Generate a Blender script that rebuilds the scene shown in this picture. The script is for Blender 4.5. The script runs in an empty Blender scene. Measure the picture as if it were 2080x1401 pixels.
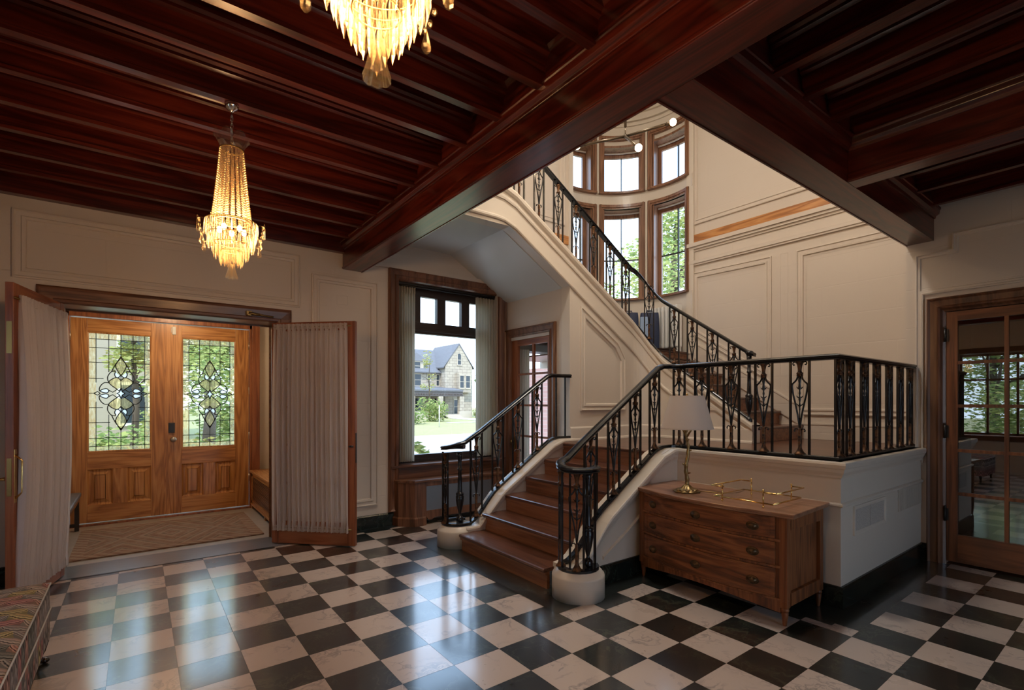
import bpy, math, random
from mathutils import Vector, Matrix
random.seed(11)
C = bpy.context.scene.collection
PI = math.pi
def cosd(a): return math.cos(math.radians(a))
def sind(a): return math.sin(math.radians(a))

# ------------------------------------------------------------------ mesh builder
class MB:
    def __init__(s): s.v=[]; s.f=[]; s.m=[]; s.s=[]
    def add(s, vs, fs, mat=0, smooth=False, M=None):
        o=len(s.v)
        if M is not None: vs=[tuple(M@Vector(p)) for p in vs]
        s.v.extend([tuple(p) for p in vs])
        for f in fs: s.f.append(tuple(i+o for i in f)); s.m.append(mat); s.s.append(smooth)
        return s
    def box(s,x0,x1,y0,y1,z0,z1,mat=0,M=None):
        x0,x1=min(x0,x1),max(x0,x1); y0,y1=min(y0,y1),max(y0,y1); z0,z1=min(z0,z1),max(z0,z1)
        return s.add([(x0,y0,z0),(x1,y0,z0),(x1,y1,z0),(x0,y1,z0),(x0,y0,z1),(x1,y0,z1),(x1,y1,z1),(x0,y1,z1)],
              [(3,2,1,0),(4,5,6,7),(0,1,5,4),(1,2,6,5),(2,3,7,6),(3,0,4,7)],mat,False,M)
    def lathe(s,prof,n=16,c=(0,0,0),mat=0,smooth=True,M=None,cap=True,lobes=0,amp=0):
        vs=[];fs=[]
        for r,z in prof:
            for k in range(n):
                a=2*PI*k/n; rr=r*(1+amp*math.cos(lobes*a)) if lobes else r
                vs.append((c[0]+rr*math.cos(a),c[1]+rr*math.sin(a),c[2]+z))
        for i in range(len(prof)-1):
            for k in range(n):
                k2=(k+1)%n; fs.append((i*n+k,i*n+k2,(i+1)*n+k2,(i+1)*n+k))
        if cap:
            if prof[0][0]>1e-5: fs.append(tuple(range(n-1,-1,-1)))
            if prof[-1][0]>1e-5: fs.append(tuple((len(prof)-1)*n+k for k in range(n)))
        return s.add(vs,fs,mat,smooth,M)
    def tube(s,path,r,n=8,mat=0,closed=False,M=None,smooth=True,flat=1.0):
        P=[Vector(p) for p in path]; m=len(P); R=r if isinstance(r,(list,tuple)) else [r]*m
        vs=[];fs=[];ref=None
        for i in range(m):
            if closed: t=P[(i+1)%m]-P[i-1]
            else: t=P[min(i+1,m-1)]-P[max(i-1,0)]
            if t.length<1e-9: t=Vector((0,0,1))
            t.normalize()
            if ref is None: ref=Vector((0,0,1)) if abs(t.z)<.9 else Vector((1,0,0))
            u=ref-t*ref.dot(t)
            if u.length<1e-6: u=t.orthogonal()
            u.normalize(); ref=u; w=t.cross(u)
            for k in range(n):
                a=2*PI*k/n+PI/n; p=P[i]+(u*math.cos(a)+w*math.sin(a)*flat)*R[i]; vs.append(tuple(p))
        rings=m if closed else m-1
        for i in range(rings):
            i2=(i+1)%m
            for k in range(n):
                k2=(k+1)%n; fs.append((i*n+k,i*n+k2,i2*n+k2,i2*n+k))
        if not closed: fs.append(tuple(range(n-1,-1,-1))); fs.append(tuple((m-1)*n+k for k in range(n)))
        return s.add(vs,fs,mat,smooth,M)
    def prism(s,poly,fn,d0,d1,mat=0,caps=True):
        n=len(poly); vs=[fn(a,b,d0) for a,b in poly]+[fn(a,b,d1) for a,b in poly]
        fs=[(i,(i+1)%n,n+(i+1)%n,n+i) for i in range(n)]
        if caps: fs+= [tuple(range(n-1,-1,-1)),tuple(range(n,2*n))]
        return s.add(vs,fs,mat)
    def sweep(s,prof,path,closed=False,mat=0,side=1,smooth=False,caps=True,profclosed=True):
        """prof: (d lateral, h vertical); path: 3d points; lateral = side * right-hand of travel in plan"""
        P=[Vector(p) for p in path]; m=len(P); k=len(prof); vs=[];fs=[]
        def dirv(a,b):
            d=Vector((b.x-a.x,b.y-a.y,0)); return d.normalized() if d.length>1e-7 else None
        for i in range(m):
            d0=dirv(P[i-1],P[i]) if (i>0 or closed) else None
            d1=dirv(P[i],P[(i+1)%m]) if (i<m-1 or closed) else None
            if d0 is None: d0=d1
            if d1 is None: d1=d0
            n0=Vector((d0.y,-d0.x,0)); n1=Vector((d1.y,-d1.x,0)); b=n0+n1
            b=b/max(.2,b.dot(n0)) if b.length>1e-6 else n0
            for d,h in prof:
                p=P[i]+b*(d*side); vs.append((p.x,p.y,p.z+h))
        rings=m if closed else m-1; kk=k if profclosed else k-1
        for i in range(rings):
            i2=(i+1)%m
            for j in range(kk):
                j2=(j+1)%k; fs.append((i*k+j,i*k+j2,i2*k+j2,i2*k+j))
        if not closed and caps and profclosed:
            fs.append(tuple(range(k-1,-1,-1))); fs.append(tuple((m-1)*k+j for j in range(k)))
        return s.add(vs,fs,mat,smooth)
    def grid(s,fn,nu,nv,mat=0,smooth=True,closeu=False):
        vs=[fn(i/nu,j/nv) for j in range(nv+1) for i in range(nu+1)]
        fs=[(j*(nu+1)+i,j*(nu+1)+i+1,(j+1)*(nu+1)+i+1,(j+1)*(nu+1)+i) for j in range(nv) for i in range(nu)]
        return s.add(vs,fs,mat,smooth)
    def ball(s,c,r,n=8,mat=0,sc=(1,1,1),M=None):
        prof=[(r*math.sin(PI*i/n),-r*math.cos(PI*i/n)) for i in range(n+1)]
        prof[0]=(0.00001,prof[0][1]); prof[-1]=(0.00001,prof[-1][1])
        vs=[];fs=[];q=max(6,n)
        for rr,z in prof:
            for k in range(q):
                a=2*PI*k/q; vs.append((c[0]+rr*math.cos(a)*sc[0],c[1]+rr*math.sin(a)*sc[1],c[2]+z*sc[2]))
        for i in range(n):
            for k in range(q): fs.append((i*q+k,i*q+(k+1)%q,(i+1)*q+(k+1)%q,(i+1)*q+k))
        return s.add(vs,fs,mat,True,M)
    def frame(s,poly,prof,fn,mat=0):
        """moulding round a closed 2-D polygon: prof = (inset a, height b); fn(u,v,h)->xyz"""
        n=len(poly); rings=[]
        ar=sum(poly[i][0]*poly[(i+1)%n][1]-poly[(i+1)%n][0]*poly[i][1] for i in range(n))
        sg=1 if ar>0 else -1
        nr=[]
        for i in range(n):
            dx=poly[(i+1)%n][0]-poly[i][0]; dy=poly[(i+1)%n][1]-poly[i][1]; L=math.hypot(dx,dy)
            nr.append((-dy/L*sg,dx/L*sg))
        for a,b in prof:
            ring=[]
            for i in range(n):
                n0=nr[i-1];n1=nr[i]; bx=n0[0]+n1[0];by=n0[1]+n1[1]; q=bx*n0[0]+by*n0[1]
                ring.append(fn(poly[i][0]+bx/q*a,poly[i][1]+by/q*a,b))
            rings.append(ring)
        vs=[p for r in rings for p in r]; fs=[]
        for j in range(len(prof)-1):
            for i in range(n):
                i2=(i+1)%n; fs.append((j*n+i,j*n+i2,(j+1)*n+i2,(j+1)*n+i))
        return s.add(vs,fs,mat)
    def mesh(s,name,mats):
        me=bpy.data.meshes.new(name); me.from_pydata(s.v,[],s.f)
        for m in (mats if isinstance(mats,(list,tuple)) else [mats]): me.materials.append(m)
        me.polygons.foreach_set('material_index',s.m); me.polygons.foreach_set('use_smooth',s.s)
        me.update(); return me

def fixn(me):
    import bmesh
    bm=bmesh.new(); bm.from_mesh(me); bmesh.ops.recalc_face_normals(bm,faces=bm.faces); bm.to_mesh(me); bm.free()
def tag(o,label=None,cat=None,group=None,kind=None):
    if label: o['label']=label
    if cat: o['category']=cat
    if group: o['group']=group
    if kind: o['kind']=kind
    return o
def obj(name,mb,mats,parent=None,label=None,cat=None,group=None,kind=None,bevel=0,loc=None,recalc=True):
    me=mb.mesh(name,mats)
    if recalc: fixn(me)
    return link(name,me,parent,label,cat,group,kind,bevel,loc)
def link(name,me,parent=None,label=None,cat=None,group=None,kind=None,bevel=0,loc=None,rot=None):
    o=bpy.data.objects.new(name,me); C.objects.link(o)
    if parent is not None: o.parent=parent
    if loc is not None: o.location=loc
    if rot is not None: o.rotation_euler=rot
    if bevel:
        b=o.modifiers.new('bevel','BEVEL'); b.width=bevel; b.segments=2; b.limit_method='ANGLE'; b.angle_limit=math.radians(40)
    return tag(o,label,cat,group,kind)
def empty(name,loc,label,cat,group=None,rotz=0,kind=None):
    o=bpy.data.objects.new(name,None); C.objects.link(o); o.location=loc; o.rotation_euler=(0,0,rotz); o.empty_display_size=.1
    return tag(o,label,cat,group,kind)
def copy_tree(o,parent=None):
    c=o.copy(); C.objects.link(c)
    if parent is not None: c.parent=parent
    for ch in list(o.children): copy_tree(ch,c)
    return c
def rect(a0,a1,b0,b1): return [(a0,b0),(a1,b0),(a1,b1),(a0,b1)]

# ------------------------------------------------------------------ materials
def mat(name):
    m=bpy.data.materials.new(name); m.use_nodes=True; nt=m.node_tree; nt.nodes.clear()
    return m,nt
class N:
    def __init__(s,nt): s.nt=nt
    def __call__(s,t,**k):
        n=s.nt.nodes.new(t); ins=k.pop('i',{})
        for a,b in k.items(): setattr(n,a,b)
        for a,b in ins.items():
            if isinstance(b,bpy.types.NodeSocket): s.nt.links.new(b,n.inputs[a])
            else: n.inputs[a].default_value=b
        return n
    def math(s,op,a,b=0.0,c=None,clamp=False):
        n=s.nt.nodes.new('ShaderNodeMath'); n.operation=op; n.use_clamp=clamp
        for k,x in ((0,a),(1,b),(2,c)):
            if x is None: continue
            if isinstance(x,bpy.types.NodeSocket): s.nt.links.new(x,n.inputs[k])
            else: n.inputs[k].default_value=x
        return n.outputs[0]
    def ramp(s,fac,stops,interp='LINEAR'):
        n=s.nt.nodes.new('ShaderNodeValToRGB'); e=n.color_ramp.elements; n.color_ramp.interpolation=interp
        while len(e)<len(stops): e.new(.5)
        for q,(p,c) in zip(e,stops): q.position=p; q.color=(*c,1) if len(c)==3 else c
        s.nt.links.new(fac,n.inputs[0]); return n.outputs[0]
    def mix(s,fac,a,b,blend='MIX'):
        n=s.nt.nodes.new('ShaderNodeMix'); n.data_type='RGBA'; n.blend_type=blend
        for k,x in ((0,fac),(6,a),(7,b)):
            if isinstance(x,bpy.types.NodeSocket): s.nt.links.new(x,n.inputs[k])
            elif k==0: n.inputs[0].default_value=x
            else: n.inputs[k].default_value=(*x,1) if len(x)==3 else x
        return n.outputs[2]
    def coord(s,scale=(1,1,1),out='Object',rot=(0,0,0)):
        t=s.nt.nodes.new('ShaderNodeTexCoord'); m=s.nt.nodes.new('ShaderNodeMapping'); m.inputs['Scale'].default_value=scale; m.inputs['Rotation'].default_value=rot
        s.nt.links.new(t.outputs[out],m.inputs['Vector']); return m.outputs[0]
    def noise(s,vec,scale=5,detail=3,rough=.5,dist=0,col=False):
        n=s.nt.nodes.new('ShaderNodeTexNoise'); n.inputs['Scale'].default_value=scale; n.inputs['Detail'].default_value=detail
        n.inputs['Roughness'].default_value=rough; n.inputs['Distortion'].default_value=dist; s.nt.links.new(vec,n.inputs['Vector'])
        return n.outputs[1 if col else 0]
    def bump(s,h,strength=.2,dist=.01):
        n=s.nt.nodes.new('ShaderNodeBump'); n.inputs['Strength'].default_value=strength; n.inputs['Distance'].default_value=dist
        s.nt.links.new(h,n.inputs['Height']); return n.outputs[0]
    def out(s,sh):
        o=s.nt.nodes.new('ShaderNodeOutputMaterial'); s.nt.links.new(sh,o.inputs[0])
def pbr(name,color=(.5,.5,.5),rough=.5,metal=0,coat=0,spec=.5,bump=None,coat_rough=.1,trans=0,emis=None,coat_ior=1.5,sub=0):
    """color: tuple or function(n)->socket ; bump: function(n)->normal socket"""
    m,nt=mat(name); n=N(nt); p=n('ShaderNodeBsdfPrincipled')
    if callable(color): nt.links.new(color(n),p.inputs['Base Color'])
    else: p.inputs['Base Color'].default_value=(*color,1)
    if callable(rough): nt.links.new(rough(n),p.inputs['Roughness'])
    else: p.inputs['Roughness'].default_value=rough
    p.inputs['Metallic'].default_value=metal; p.inputs['Coat Weight'].default_value=coat; p.inputs['Coat Roughness'].default_value=coat_rough
    p.inputs['Coat IOR'].default_value=coat_ior
    p.inputs['Specular IOR Level'].default_value=spec; p.inputs['Transmission Weight'].default_value=trans
    if emis: p.inputs['Emission Color'].default_value=(*emis[0],1); p.inputs['Emission Strength'].default_value=emis[1]
    if bump: nt.links.new(bump(n),p.inputs['Normal'])
    n.out(p.outputs[0]); return m
AX={'x':(.55,9,9),'y':(9,.55,9),'z':(9,9,.55)}
def wood(name,dark,mid,light,ax='x',rough=.35,coat=.3,sc=1.0,ring=5.0,bumpk=.06,wear=None,spec=.5):
    k=tuple(a*sc for a in AX[ax])
    def col(n):
        v=n.coord(k); a=n.noise(v,1.0,3,.55,.6)
        r=n.math('FRACT',n.math('MULTIPLY',a,ring)); tri=n.math('ABSOLUTE',n.math('SUBTRACT',r,.5))
        tri=n.math('MULTIPLY',tri,2)
        fine=n.noise(n.coord(tuple(a*6 for a in k)),1.5,2,.6)
        f=n.math('ADD',n.math('MULTIPLY',tri,.55),n.math('MULTIPLY',fine,.45))
        c=n.ramp(f,[(.15,dark),(.5,mid),(.85,light)])
        big=n.noise(n.coord((1.3,1.3,1.3)),1.2,2)
        c=n.mix(n.math('MULTIPLY',n.math('SUBTRACT',big,.35,clamp=True),.8),c,dark)
        if wear: 
            w=n.noise(n.coord(tuple(a*.5 for a in k)),2.2,4,.7)
            c=n.mix(n.ramp(w,[(.60,(0,0,0)),(.72,(1,1,1))]),c,wear)
        return c
    def bp(n): return n.bump(n.noise(n.coord(tuple(a*5 for a in k)),1.5,2),bumpk,.004)
    return pbr(name,col,rough,coat=coat,bump=bp,coat_rough=.18,spec=spec)
M={}
mah=((.028,.0026,.0014),(.092,.0098,.0046),(.160,.022,.010))
for a in 'xyz': M['mah_'+a]=wood('mahogany_'+a,*mah,a,.33,.35,.9)
oak=((.27,.095,.022),(.52,.215,.058),(.66,.33,.11))
for a in 'xyz': M['oak_'+a]=wood('golden_oak_'+a,*oak,a,.38,.25,.8,7)
brn=((.075,.030,.014),(.165,.068,.033),(.24,.110,.058))
for a in 'xyz': M['brn_'+a]=wood('brown_casing_'+a,*brn,a,.4,.2,1.0,4)
red=((.15,.040,.014),(.29,.088,.030),(.37,.13,.05))
M['brnd_z']=wood('dark_brown_casing_z',(.065,.025,.011),(.14,.056,.024),(.20,.09,.042),'z',.4,.2,1.0,4)
drk=((.08,.022,.007),(.17,.052,.017),(.25,.085,.03))
for a in 'xyz': M['drk_'+a]=wood('dark_red_door_wood_'+a,*drk,a,.4,.2,1.0,4)
for a in 'xz': M['tur_'+a]=wood('turret_window_wood_'+a,(.13,.055,.026),(.25,.115,.06),(.33,.165,.095),a,.4,.2,1.0,4)
for a in 'xyz': M['red_'+a]=wood('reddish_door_wood_'+a,*red,a,.4,.2,1.0,4)
M['tread']=wood('stair_tread_wood',(.05,.017,.009),(.115,.042,.022),(.18,.075,.042),'y',.3,.45,1.0,4)
M['riser']=wood('stair_riser_wood',(.16,.062,.027),(.30,.12,.052),(.40,.175,.085),'y',.4,.2,1.0,4)
M['landfloor']=wood('landing_floor_wood',(.06,.021,.011),(.13,.048,.025),(.19,.08,.044),'y',.3,.4,1.0,4)
pine=((.075,.022,.007),(.22,.070,.020),(.34,.125,.042))
M['pine_y']=wood('old_pine_y',*pine,'y',.5,.1,1.1,4,.25,wear=(.10,.035,.014))
M['pine_z']=wood('old_pine_z',*pine,'z',.5,.1,1.1,4,.25,wear=(.10,.035,.014))
M['pine_top']=wood('old_pine_top',(.17,.075,.04),(.30,.145,.085),(.40,.21,.13),'y',.33,.3,1.0,4)
def blocks(n,sx=.62,sz=.31,rot=(0,0,0)):
    t=n('ShaderNodeTexCoord').outputs['Object']; s=n('ShaderNodeSeparateXYZ',i={0:t})
    u=n.math('ADD',s.outputs[0],s.outputs[1]); b=n('ShaderNodeCombineXYZ',i={0:u,1:s.outputs[2]})
    k=n('ShaderNodeTexBrick',i={'Vector':b.outputs[0],'Color1':(1,1,1,1),'Color2':(1,1,1,1),'Mortar':(0,0,0,1),'Scale':1.0,'Mortar Size':.006,'Mortar Smooth':.3,'Brick Width':.78,'Row Height':.36})
    return k.outputs[0]
def cream(name,c,rough=.34,b=.35):
    def col(n):
        base=n.noise(n.coord((1,1,1)),1.1,2)
        return n.mix(n.math('MULTIPLY',base,.5),c,tuple(x*.9 for x in c))
    def bp(n):
        h=n.math('ADD',n.math('MULTIPLY',blocks(n),1.3),n.math('MULTIPLY',n.noise(n.coord((1,1,1)),40,3),.10))
        return n.bump(h,b,.0025)
    return pbr(name,col,rough,bump=bp,spec=.4)
M['cream']=cream('cream_wall_paint',(.67,.59,.505))
M['creamtrim']=pbr('cream_gloss_trim',(.69,.62,.53),.3,spec=.4,bump=lambda n:n.bump(n.noise(n.coord((1,1,1)),30,3),.12,.002))
M['soffit']=pbr('grey_white_soffit',(.60,.60,.57),.3,spec=.4,bump=lambda n:n.bump(n.noise(n.coord((1,1,1)),6,3),.10,.01))
def vein(n,base,vc,scale,w,second=None):
    v=n.coord((1,1,1)); d=n.noise(v,2.2,4,.6,0,True)
    vv=n('ShaderNodeMix',data_type='VECTOR'); vv.inputs[0].default_value=.35
    n.nt.links.new(v,vv.inputs[4]); n.nt.links.new(d,vv.inputs[5])
    a=n.noise(vv.outputs[1],scale,5,.6,1.2); t=n.math('ABSOLUTE',n.math('SUBTRACT',a,.5))
    f=n.ramp(t,[(0,(1,1,1)),(w,(0,0,0))])
    mask=n.ramp(n.noise(v,3.1,2),[(.42,(0,0,0)),(.62,(1,1,1))])
    c=n.mix(n.math('MULTIPLY',f,mask),base,vc)
    if second: c=n.mix(n.math('MULTIPLY',n.noise(v,1.7,2),.55),c,second)
    return c
def floorrough(n): return n.ramp(n.noise(n.coord((1,1,1)),3,4,.6),[(.3,(.26,.26,.26)),(.7,(.38,.38,.38))])
def floorbump(n):
    a=n.noise(n.coord((1,1,1)),5,2); b=n.noise(n.coord((1,1,1)),60,3)
    return n.bump(n.math('ADD',a,n.math('MULTIPLY',b,.06)),.10,.006)
M['marblew']=pbr('pale_pink_marble',lambda n:vein(n,(.63,.52,.45),(.22,.18,.18),4.5,.035,(.71,.61,.55)),floorrough,spec=.6,coat=1,coat_ior=1.8,coat_rough=.13,bump=floorbump)
M['marbleb']=pbr('green_black_marble',lambda n:vein(n,(.014,.018,.016),(.085,.10,.065),6,.03,(.008,.010,.011)),floorrough,spec=.6,coat=1,coat_ior=1.8,coat_rough=.13,bump=floorbump)
M['marbleborder']=pbr('dark_border_marble',lambda n:vein(n,(.016,.022,.020),(.07,.09,.07),7,.02,(.012,.015,.016)),floorrough,spec=.6,coat=1,coat_ior=1.8,coat_rough=.13,bump=floorbump)
M['slate']=pbr('blue_grey_threshold_stone',lambda n:n.mix(n.noise(n.coord((2,14,1)),2,4,.6),(.10,.125,.16),(.20,.23,.27)),.3,spec=.6,coat=.9,coat_ior=1.7,coat_rough=.2)
M['vest']=pbr('vestibule_stone',lambda n:n.mix(n.noise(n.coord((3,3,1)),2,4,.6),(.30,.25,.21),(.42,.36,.31)),.45)
M['skirt']=pbr('black_green_marble_skirting',lambda n:vein(n,(.010,.015,.013),(.05,.07,.05),5,.02),.2,spec=.5)
M['iron']=pbr('black_gloss_iron',(.007,.008,.011),.24,spec=.6,bump=lambda n:n.bump(n.noise(n.coord((1,1,1)),70,2),.12,.002))
M['bronze']=pbr('aged_bronze',lambda n:n.mix(n.ramp(n.noise(n.coord((1,1,1)),38,3),[(.35,(0,0,0)),(.65,(1,1,1))]),(.025,.014,.010),(.19,.088,.036)),.42,metal=.55)
M['brass']=pbr('polished_brass',(.78,.53,.20),.2,metal=1)
M['oldbrass']=pbr('antique_brass',(.30,.20,.075),.32,metal=1)
M['darkbrass']=pbr('dark_brass_pull',lambda n:n.mix(n.noise(n.coord((1,1,1)),60,2),(.035,.02,.01),(.16,.09,.04)),.4,metal=.7)
M['goldleaf']=pbr('gilt_branch',lambda n:n.mix(n.noise(n.coord((1,1,1)),50,3),(.20,.13,.055),(.42,.30,.14)),.38,metal=1)
M['chrome']=pbr('silver_metal',(.75,.73,.69),.18,metal=1)
M['nickel']=pbr('satin_nickel',(.55,.52,.47),.3,metal=1)
M['pendant']=pbr('dark_bronze_rod',(.13,.10,.07),.35,metal=.9)
M['darkwood']=pbr('dark_bench_wood',(.018,.009,.007),.25,coat=.4)
M['black']=pbr('black_plate',(.012,.011,.011),.35)
M['whiteplastic']=pbr('white_plastic',(.75,.74,.72),.4)
def thin(name,c,tc,t=.35,rough=.6,transp=0,bump=None,spec=.2):
    m,nt=mat(name); n=N(nt); d=n('ShaderNodeBsdfDiffuse',i={'Color':(*c,1)}); tr=n('ShaderNodeBsdfTranslucent',i={'Color':(*tc,1)})
    if bump:
        b=bump(n); nt.links.new(b,d.inputs['Normal'])
    mx=n('ShaderNodeMixShader',i={0:t,1:d.outputs[0],2:tr.outputs[0]}); o=mx.outputs[0]
    if transp:
        tp=n('ShaderNodeBsdfTransparent'); o=n('ShaderNodeMixShader',i={0:transp,1:o,2:tp.outputs[0]}).outputs[0]
    n.out(o); return m
M['sheer']=thin('sheer_white_curtain',(.76,.68,.645),(.76,.67,.62),.42,transp=.16)
M['sheer_left']=thin('sheer_bright_white_curtain',(.86,.83,.85),(.86,.82,.82),.5,transp=.08)
M['drape']=thin('pale_green_drape',(.62,.575,.48),(.62,.60,.50),.35)
M['shade']=thin('white_lamp_shade',(.78,.72,.68),(.75,.68,.62),.35)
def glass(name,c=(1,1,1),refl=.0,rough=0,tint_t=1.0,ior=1.45,bumpf=None,mirror=0):
    m,nt=mat(name); n=N(nt); tp=n('ShaderNodeBsdfTransparent',i={0:(*c,1)}); g=n('ShaderNodeBsdfGlossy',i={'Color':(1,1,1,1),'Roughness':rough})
    f=n('ShaderNodeFresnel',i={'IOR':ior}); bk=n('ShaderNodeNewGeometry').outputs['Backfacing']; fac=f.outputs[0]
    if mirror: fac=n.math('ADD',fac,mirror,clamp=True)
    fac=n.math('MULTIPLY',fac,n.math('SUBTRACT',1.0,bk))
    if bumpf: nt.links.new(bumpf(n),g.inputs['Normal'])
    n.out(n('ShaderNodeMixShader',i={0:fac,1:tp.outputs[0],2:g.outputs[0]}).outputs[0]); return m
M['glass']=glass('window_glass')
M['doorglass']=glass('reflective_door_glass',(.5,.5,.5),mirror=.20)
M['leadglass']=glass('textured_clear_glass',(.93,.95,.92),rough=.12)
def tinted(name,c,tr,c2=None):
    m,nt=mat(name); n=N(nt); nz=n.noise(n.coord((22,22,5)),3,4,.7)
    col=n.mix(n.ramp(nz,[(.35,(0,0,0)),(.65,(1,1,1))]),c,c2 or tuple(x*.62 for x in c))
    a=n('ShaderNodeBsdfTranslucent'); nt.links.new(col,a.inputs[0]); b=n('ShaderNodeBsdfTransparent'); nt.links.new(col,b.inputs[0])
    n.out(n('ShaderNodeMixShader',i={0:tr,1:a.outputs[0],2:b.outputs[0]}).outputs[0]); return m
M['amber']=tinted('amber_seedy_glass',(1,.90,.66),.8)
M['rain']=tinted('pale_rippled_glass',(1,.95,.82),.8,(.90,.76,.56))
M['opal']=tinted('white_opal_glass',(.98,.98,1),.5,(.95,.95,1))
M['lead']=pbr('dark_lead_came',(.03,.035,.035),.45,metal=.6)
def crystal(name,k,kc,gk=.16):
    m,nt=mat(name); n=N(nt)
    lw=n('ShaderNodeLayerWeight',i={'Blend':.45}); tp=n('ShaderNodeBsdfTransparent',i={0:(1,.96,.90,1)})
    tr=n('ShaderNodeBsdfTranslucent',i={0:kc}); gl=n('ShaderNodeBsdfGlossy',i={'Color':(1,.88,.66,1),'Roughness':.20})
    a=n('ShaderNodeMixShader',i={0:k,1:tp.outputs[0],2:tr.outputs[0]})
    f=n.math('ADD',n.math('MULTIPLY',lw.outputs[0],gk),gk*.08,clamp=True)
    b=n('ShaderNodeMixShader',i={0:f,1:a.outputs[0],2:gl.outputs[0]}); n.out(b.outputs[0]); return m
M['crystal']=crystal('crystal',.017,(1,.84,.50,1),.12); M['crystal_bead']=crystal('crystal_bead',.20,(1,.78,.46,1),.26); M['crystal_bell']=crystal('crystal_bell',.05,(1,.82,.52,1),.25); M['crystal_clear']=crystal('crystal_clear',.26,(.85,.78,.72,1),.40)
def emit(name,c,s):
    m,nt=mat(name); n=N(nt); n.out(n('ShaderNodeEmission',i={0:(*c,1),1:s}).outputs[0]); return m
M['bulb']=emit('warm_bulb',(1,.66,.30),38)
M['bulb2']=emit('warm_globe_bulb',(1,.72,.42),22)
# outdoors
def leafmat(name,a,b):
    m,nt=mat(name); n=N(nt); c=n.mix(n.noise(n.coord((1,1,1)),1.3,3),a,b)
    d=n('ShaderNodeBsdfDiffuse'); t=n('ShaderNodeBsdfTranslucent'); nt.links.new(c,d.inputs[0]); nt.links.new(c,t.inputs[0])
    n.out(n('ShaderNodeMixShader',i={0:.45,1:d.outputs[0],2:t.outputs[0]}).outputs[0]); return m
M['leafA']=leafmat('yellow_green_leaves',(.36,.42,.12),(.58,.58,.26))
M['leafB']=leafmat('mid_green_leaves',(.14,.23,.06),(.32,.38,.15))
M['leafC']=leafmat('autumn_leaves',(.40,.30,.10),(.30,.32,.10))
M['bark']=pbr('bark',(.09,.065,.045),.9)
M['grass']=pbr('lawn_grass',lambda n:n.mix(n.noise(n.coord((1,1,1)),.9,6,.7),(.23,.235,.08),(.35,.305,.15)),.9)
M['concrete']=pbr('pale_concrete',lambda n:n.mix(n.noise(n.coord((1,1,1)),.8,4),(.42,.37,.32),(.52,.47,.41)),.9)
def stone(n):
    k=n('ShaderNodeTexBrick',i={'Color1':(.44,.38,.29,1),'Color2':(.30,.26,.20,1),'Mortar':(.12,.10,.08,1),'Scale':1.0,'Mortar Size':.035,'Brick Width':.75,'Row Height':.36,'Bias':.1})
    t=n('ShaderNodeTexCoord').outputs['Object']; s=n('ShaderNodeSeparateXYZ',i={0:t})
    u=n.math('ADD',s.outputs[0],s.outputs[1]); b=n('ShaderNodeCombineXYZ',i={0:u,1:s.outputs[2]}); n.nt.links.new(b.outputs[0],k.inputs['Vector'])
    return n.mix(n.noise(t,2.5,4),k.outputs[0],(.42,.36,.29))
M['stone']=pbr('rough_limestone',stone,.9)
M['stonetrim']=pbr('dressed_limestone',(.46,.40,.32),.8)
M['shingle']=pbr('grey_slate_shingle',lambda n:n.mix(n.noise(n.coord((1,1,7)),1.5,4),(.10,.10,.11),(.17,.17,.185)),.8)
M['brickred']=pbr('red_chimney_brick',(.42,.16,.11),.9)
M['housedark']=pbr('dark_window_pane',(.03,.04,.05),.1)
M['housewood']=pbr('dark_porch_wood',(.10,.085,.08),.7)
M['beige']=pbr('beige_siding',lambda n:n.mix(n.noise(n.coord((.2,.2,12)),2,2),(.34,.29,.22),(.40,.34,.27)),.9)
def pinkbrick(n):
    t=n('ShaderNodeTexCoord').outputs['Object']; s=n('ShaderNodeSeparateXYZ',i={0:t})
    u=n.math('ADD',s.outputs[0],s.outputs[1]); b=n('ShaderNodeCombineXYZ',i={0:u,1:s.outputs[2]})
    return n('ShaderNodeTexBrick',i={'Vector':b.outputs[0],'Color1':(.62,.33,.29,1),'Color2':(.70,.40,.35,1),'Mortar':(.66,.48,.44,1),'Scale':1.0,'Mortar Size':.006,'Brick Width':.22,'Row Height':.07}).outputs[0]
M['pinkbrick']=pbr('pale_red_brick',pinkbrick,.9)
def grille(n):
    t=n.coord((1,1,1)); v=n('ShaderNodeTexVoronoi',i={'Vector':t,'Scale':48.0}); return n.ramp(v.outputs[0],[(.3,(.02,.022,.03)),(.5,(.25,.26,.30))])
M['grille']=pbr('pressed_metal_grille',(.26,.27,.30),.35,metal=.7)
M['darkback']=pbr('dark_recess',(.01,.01,.012),.8)
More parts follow.
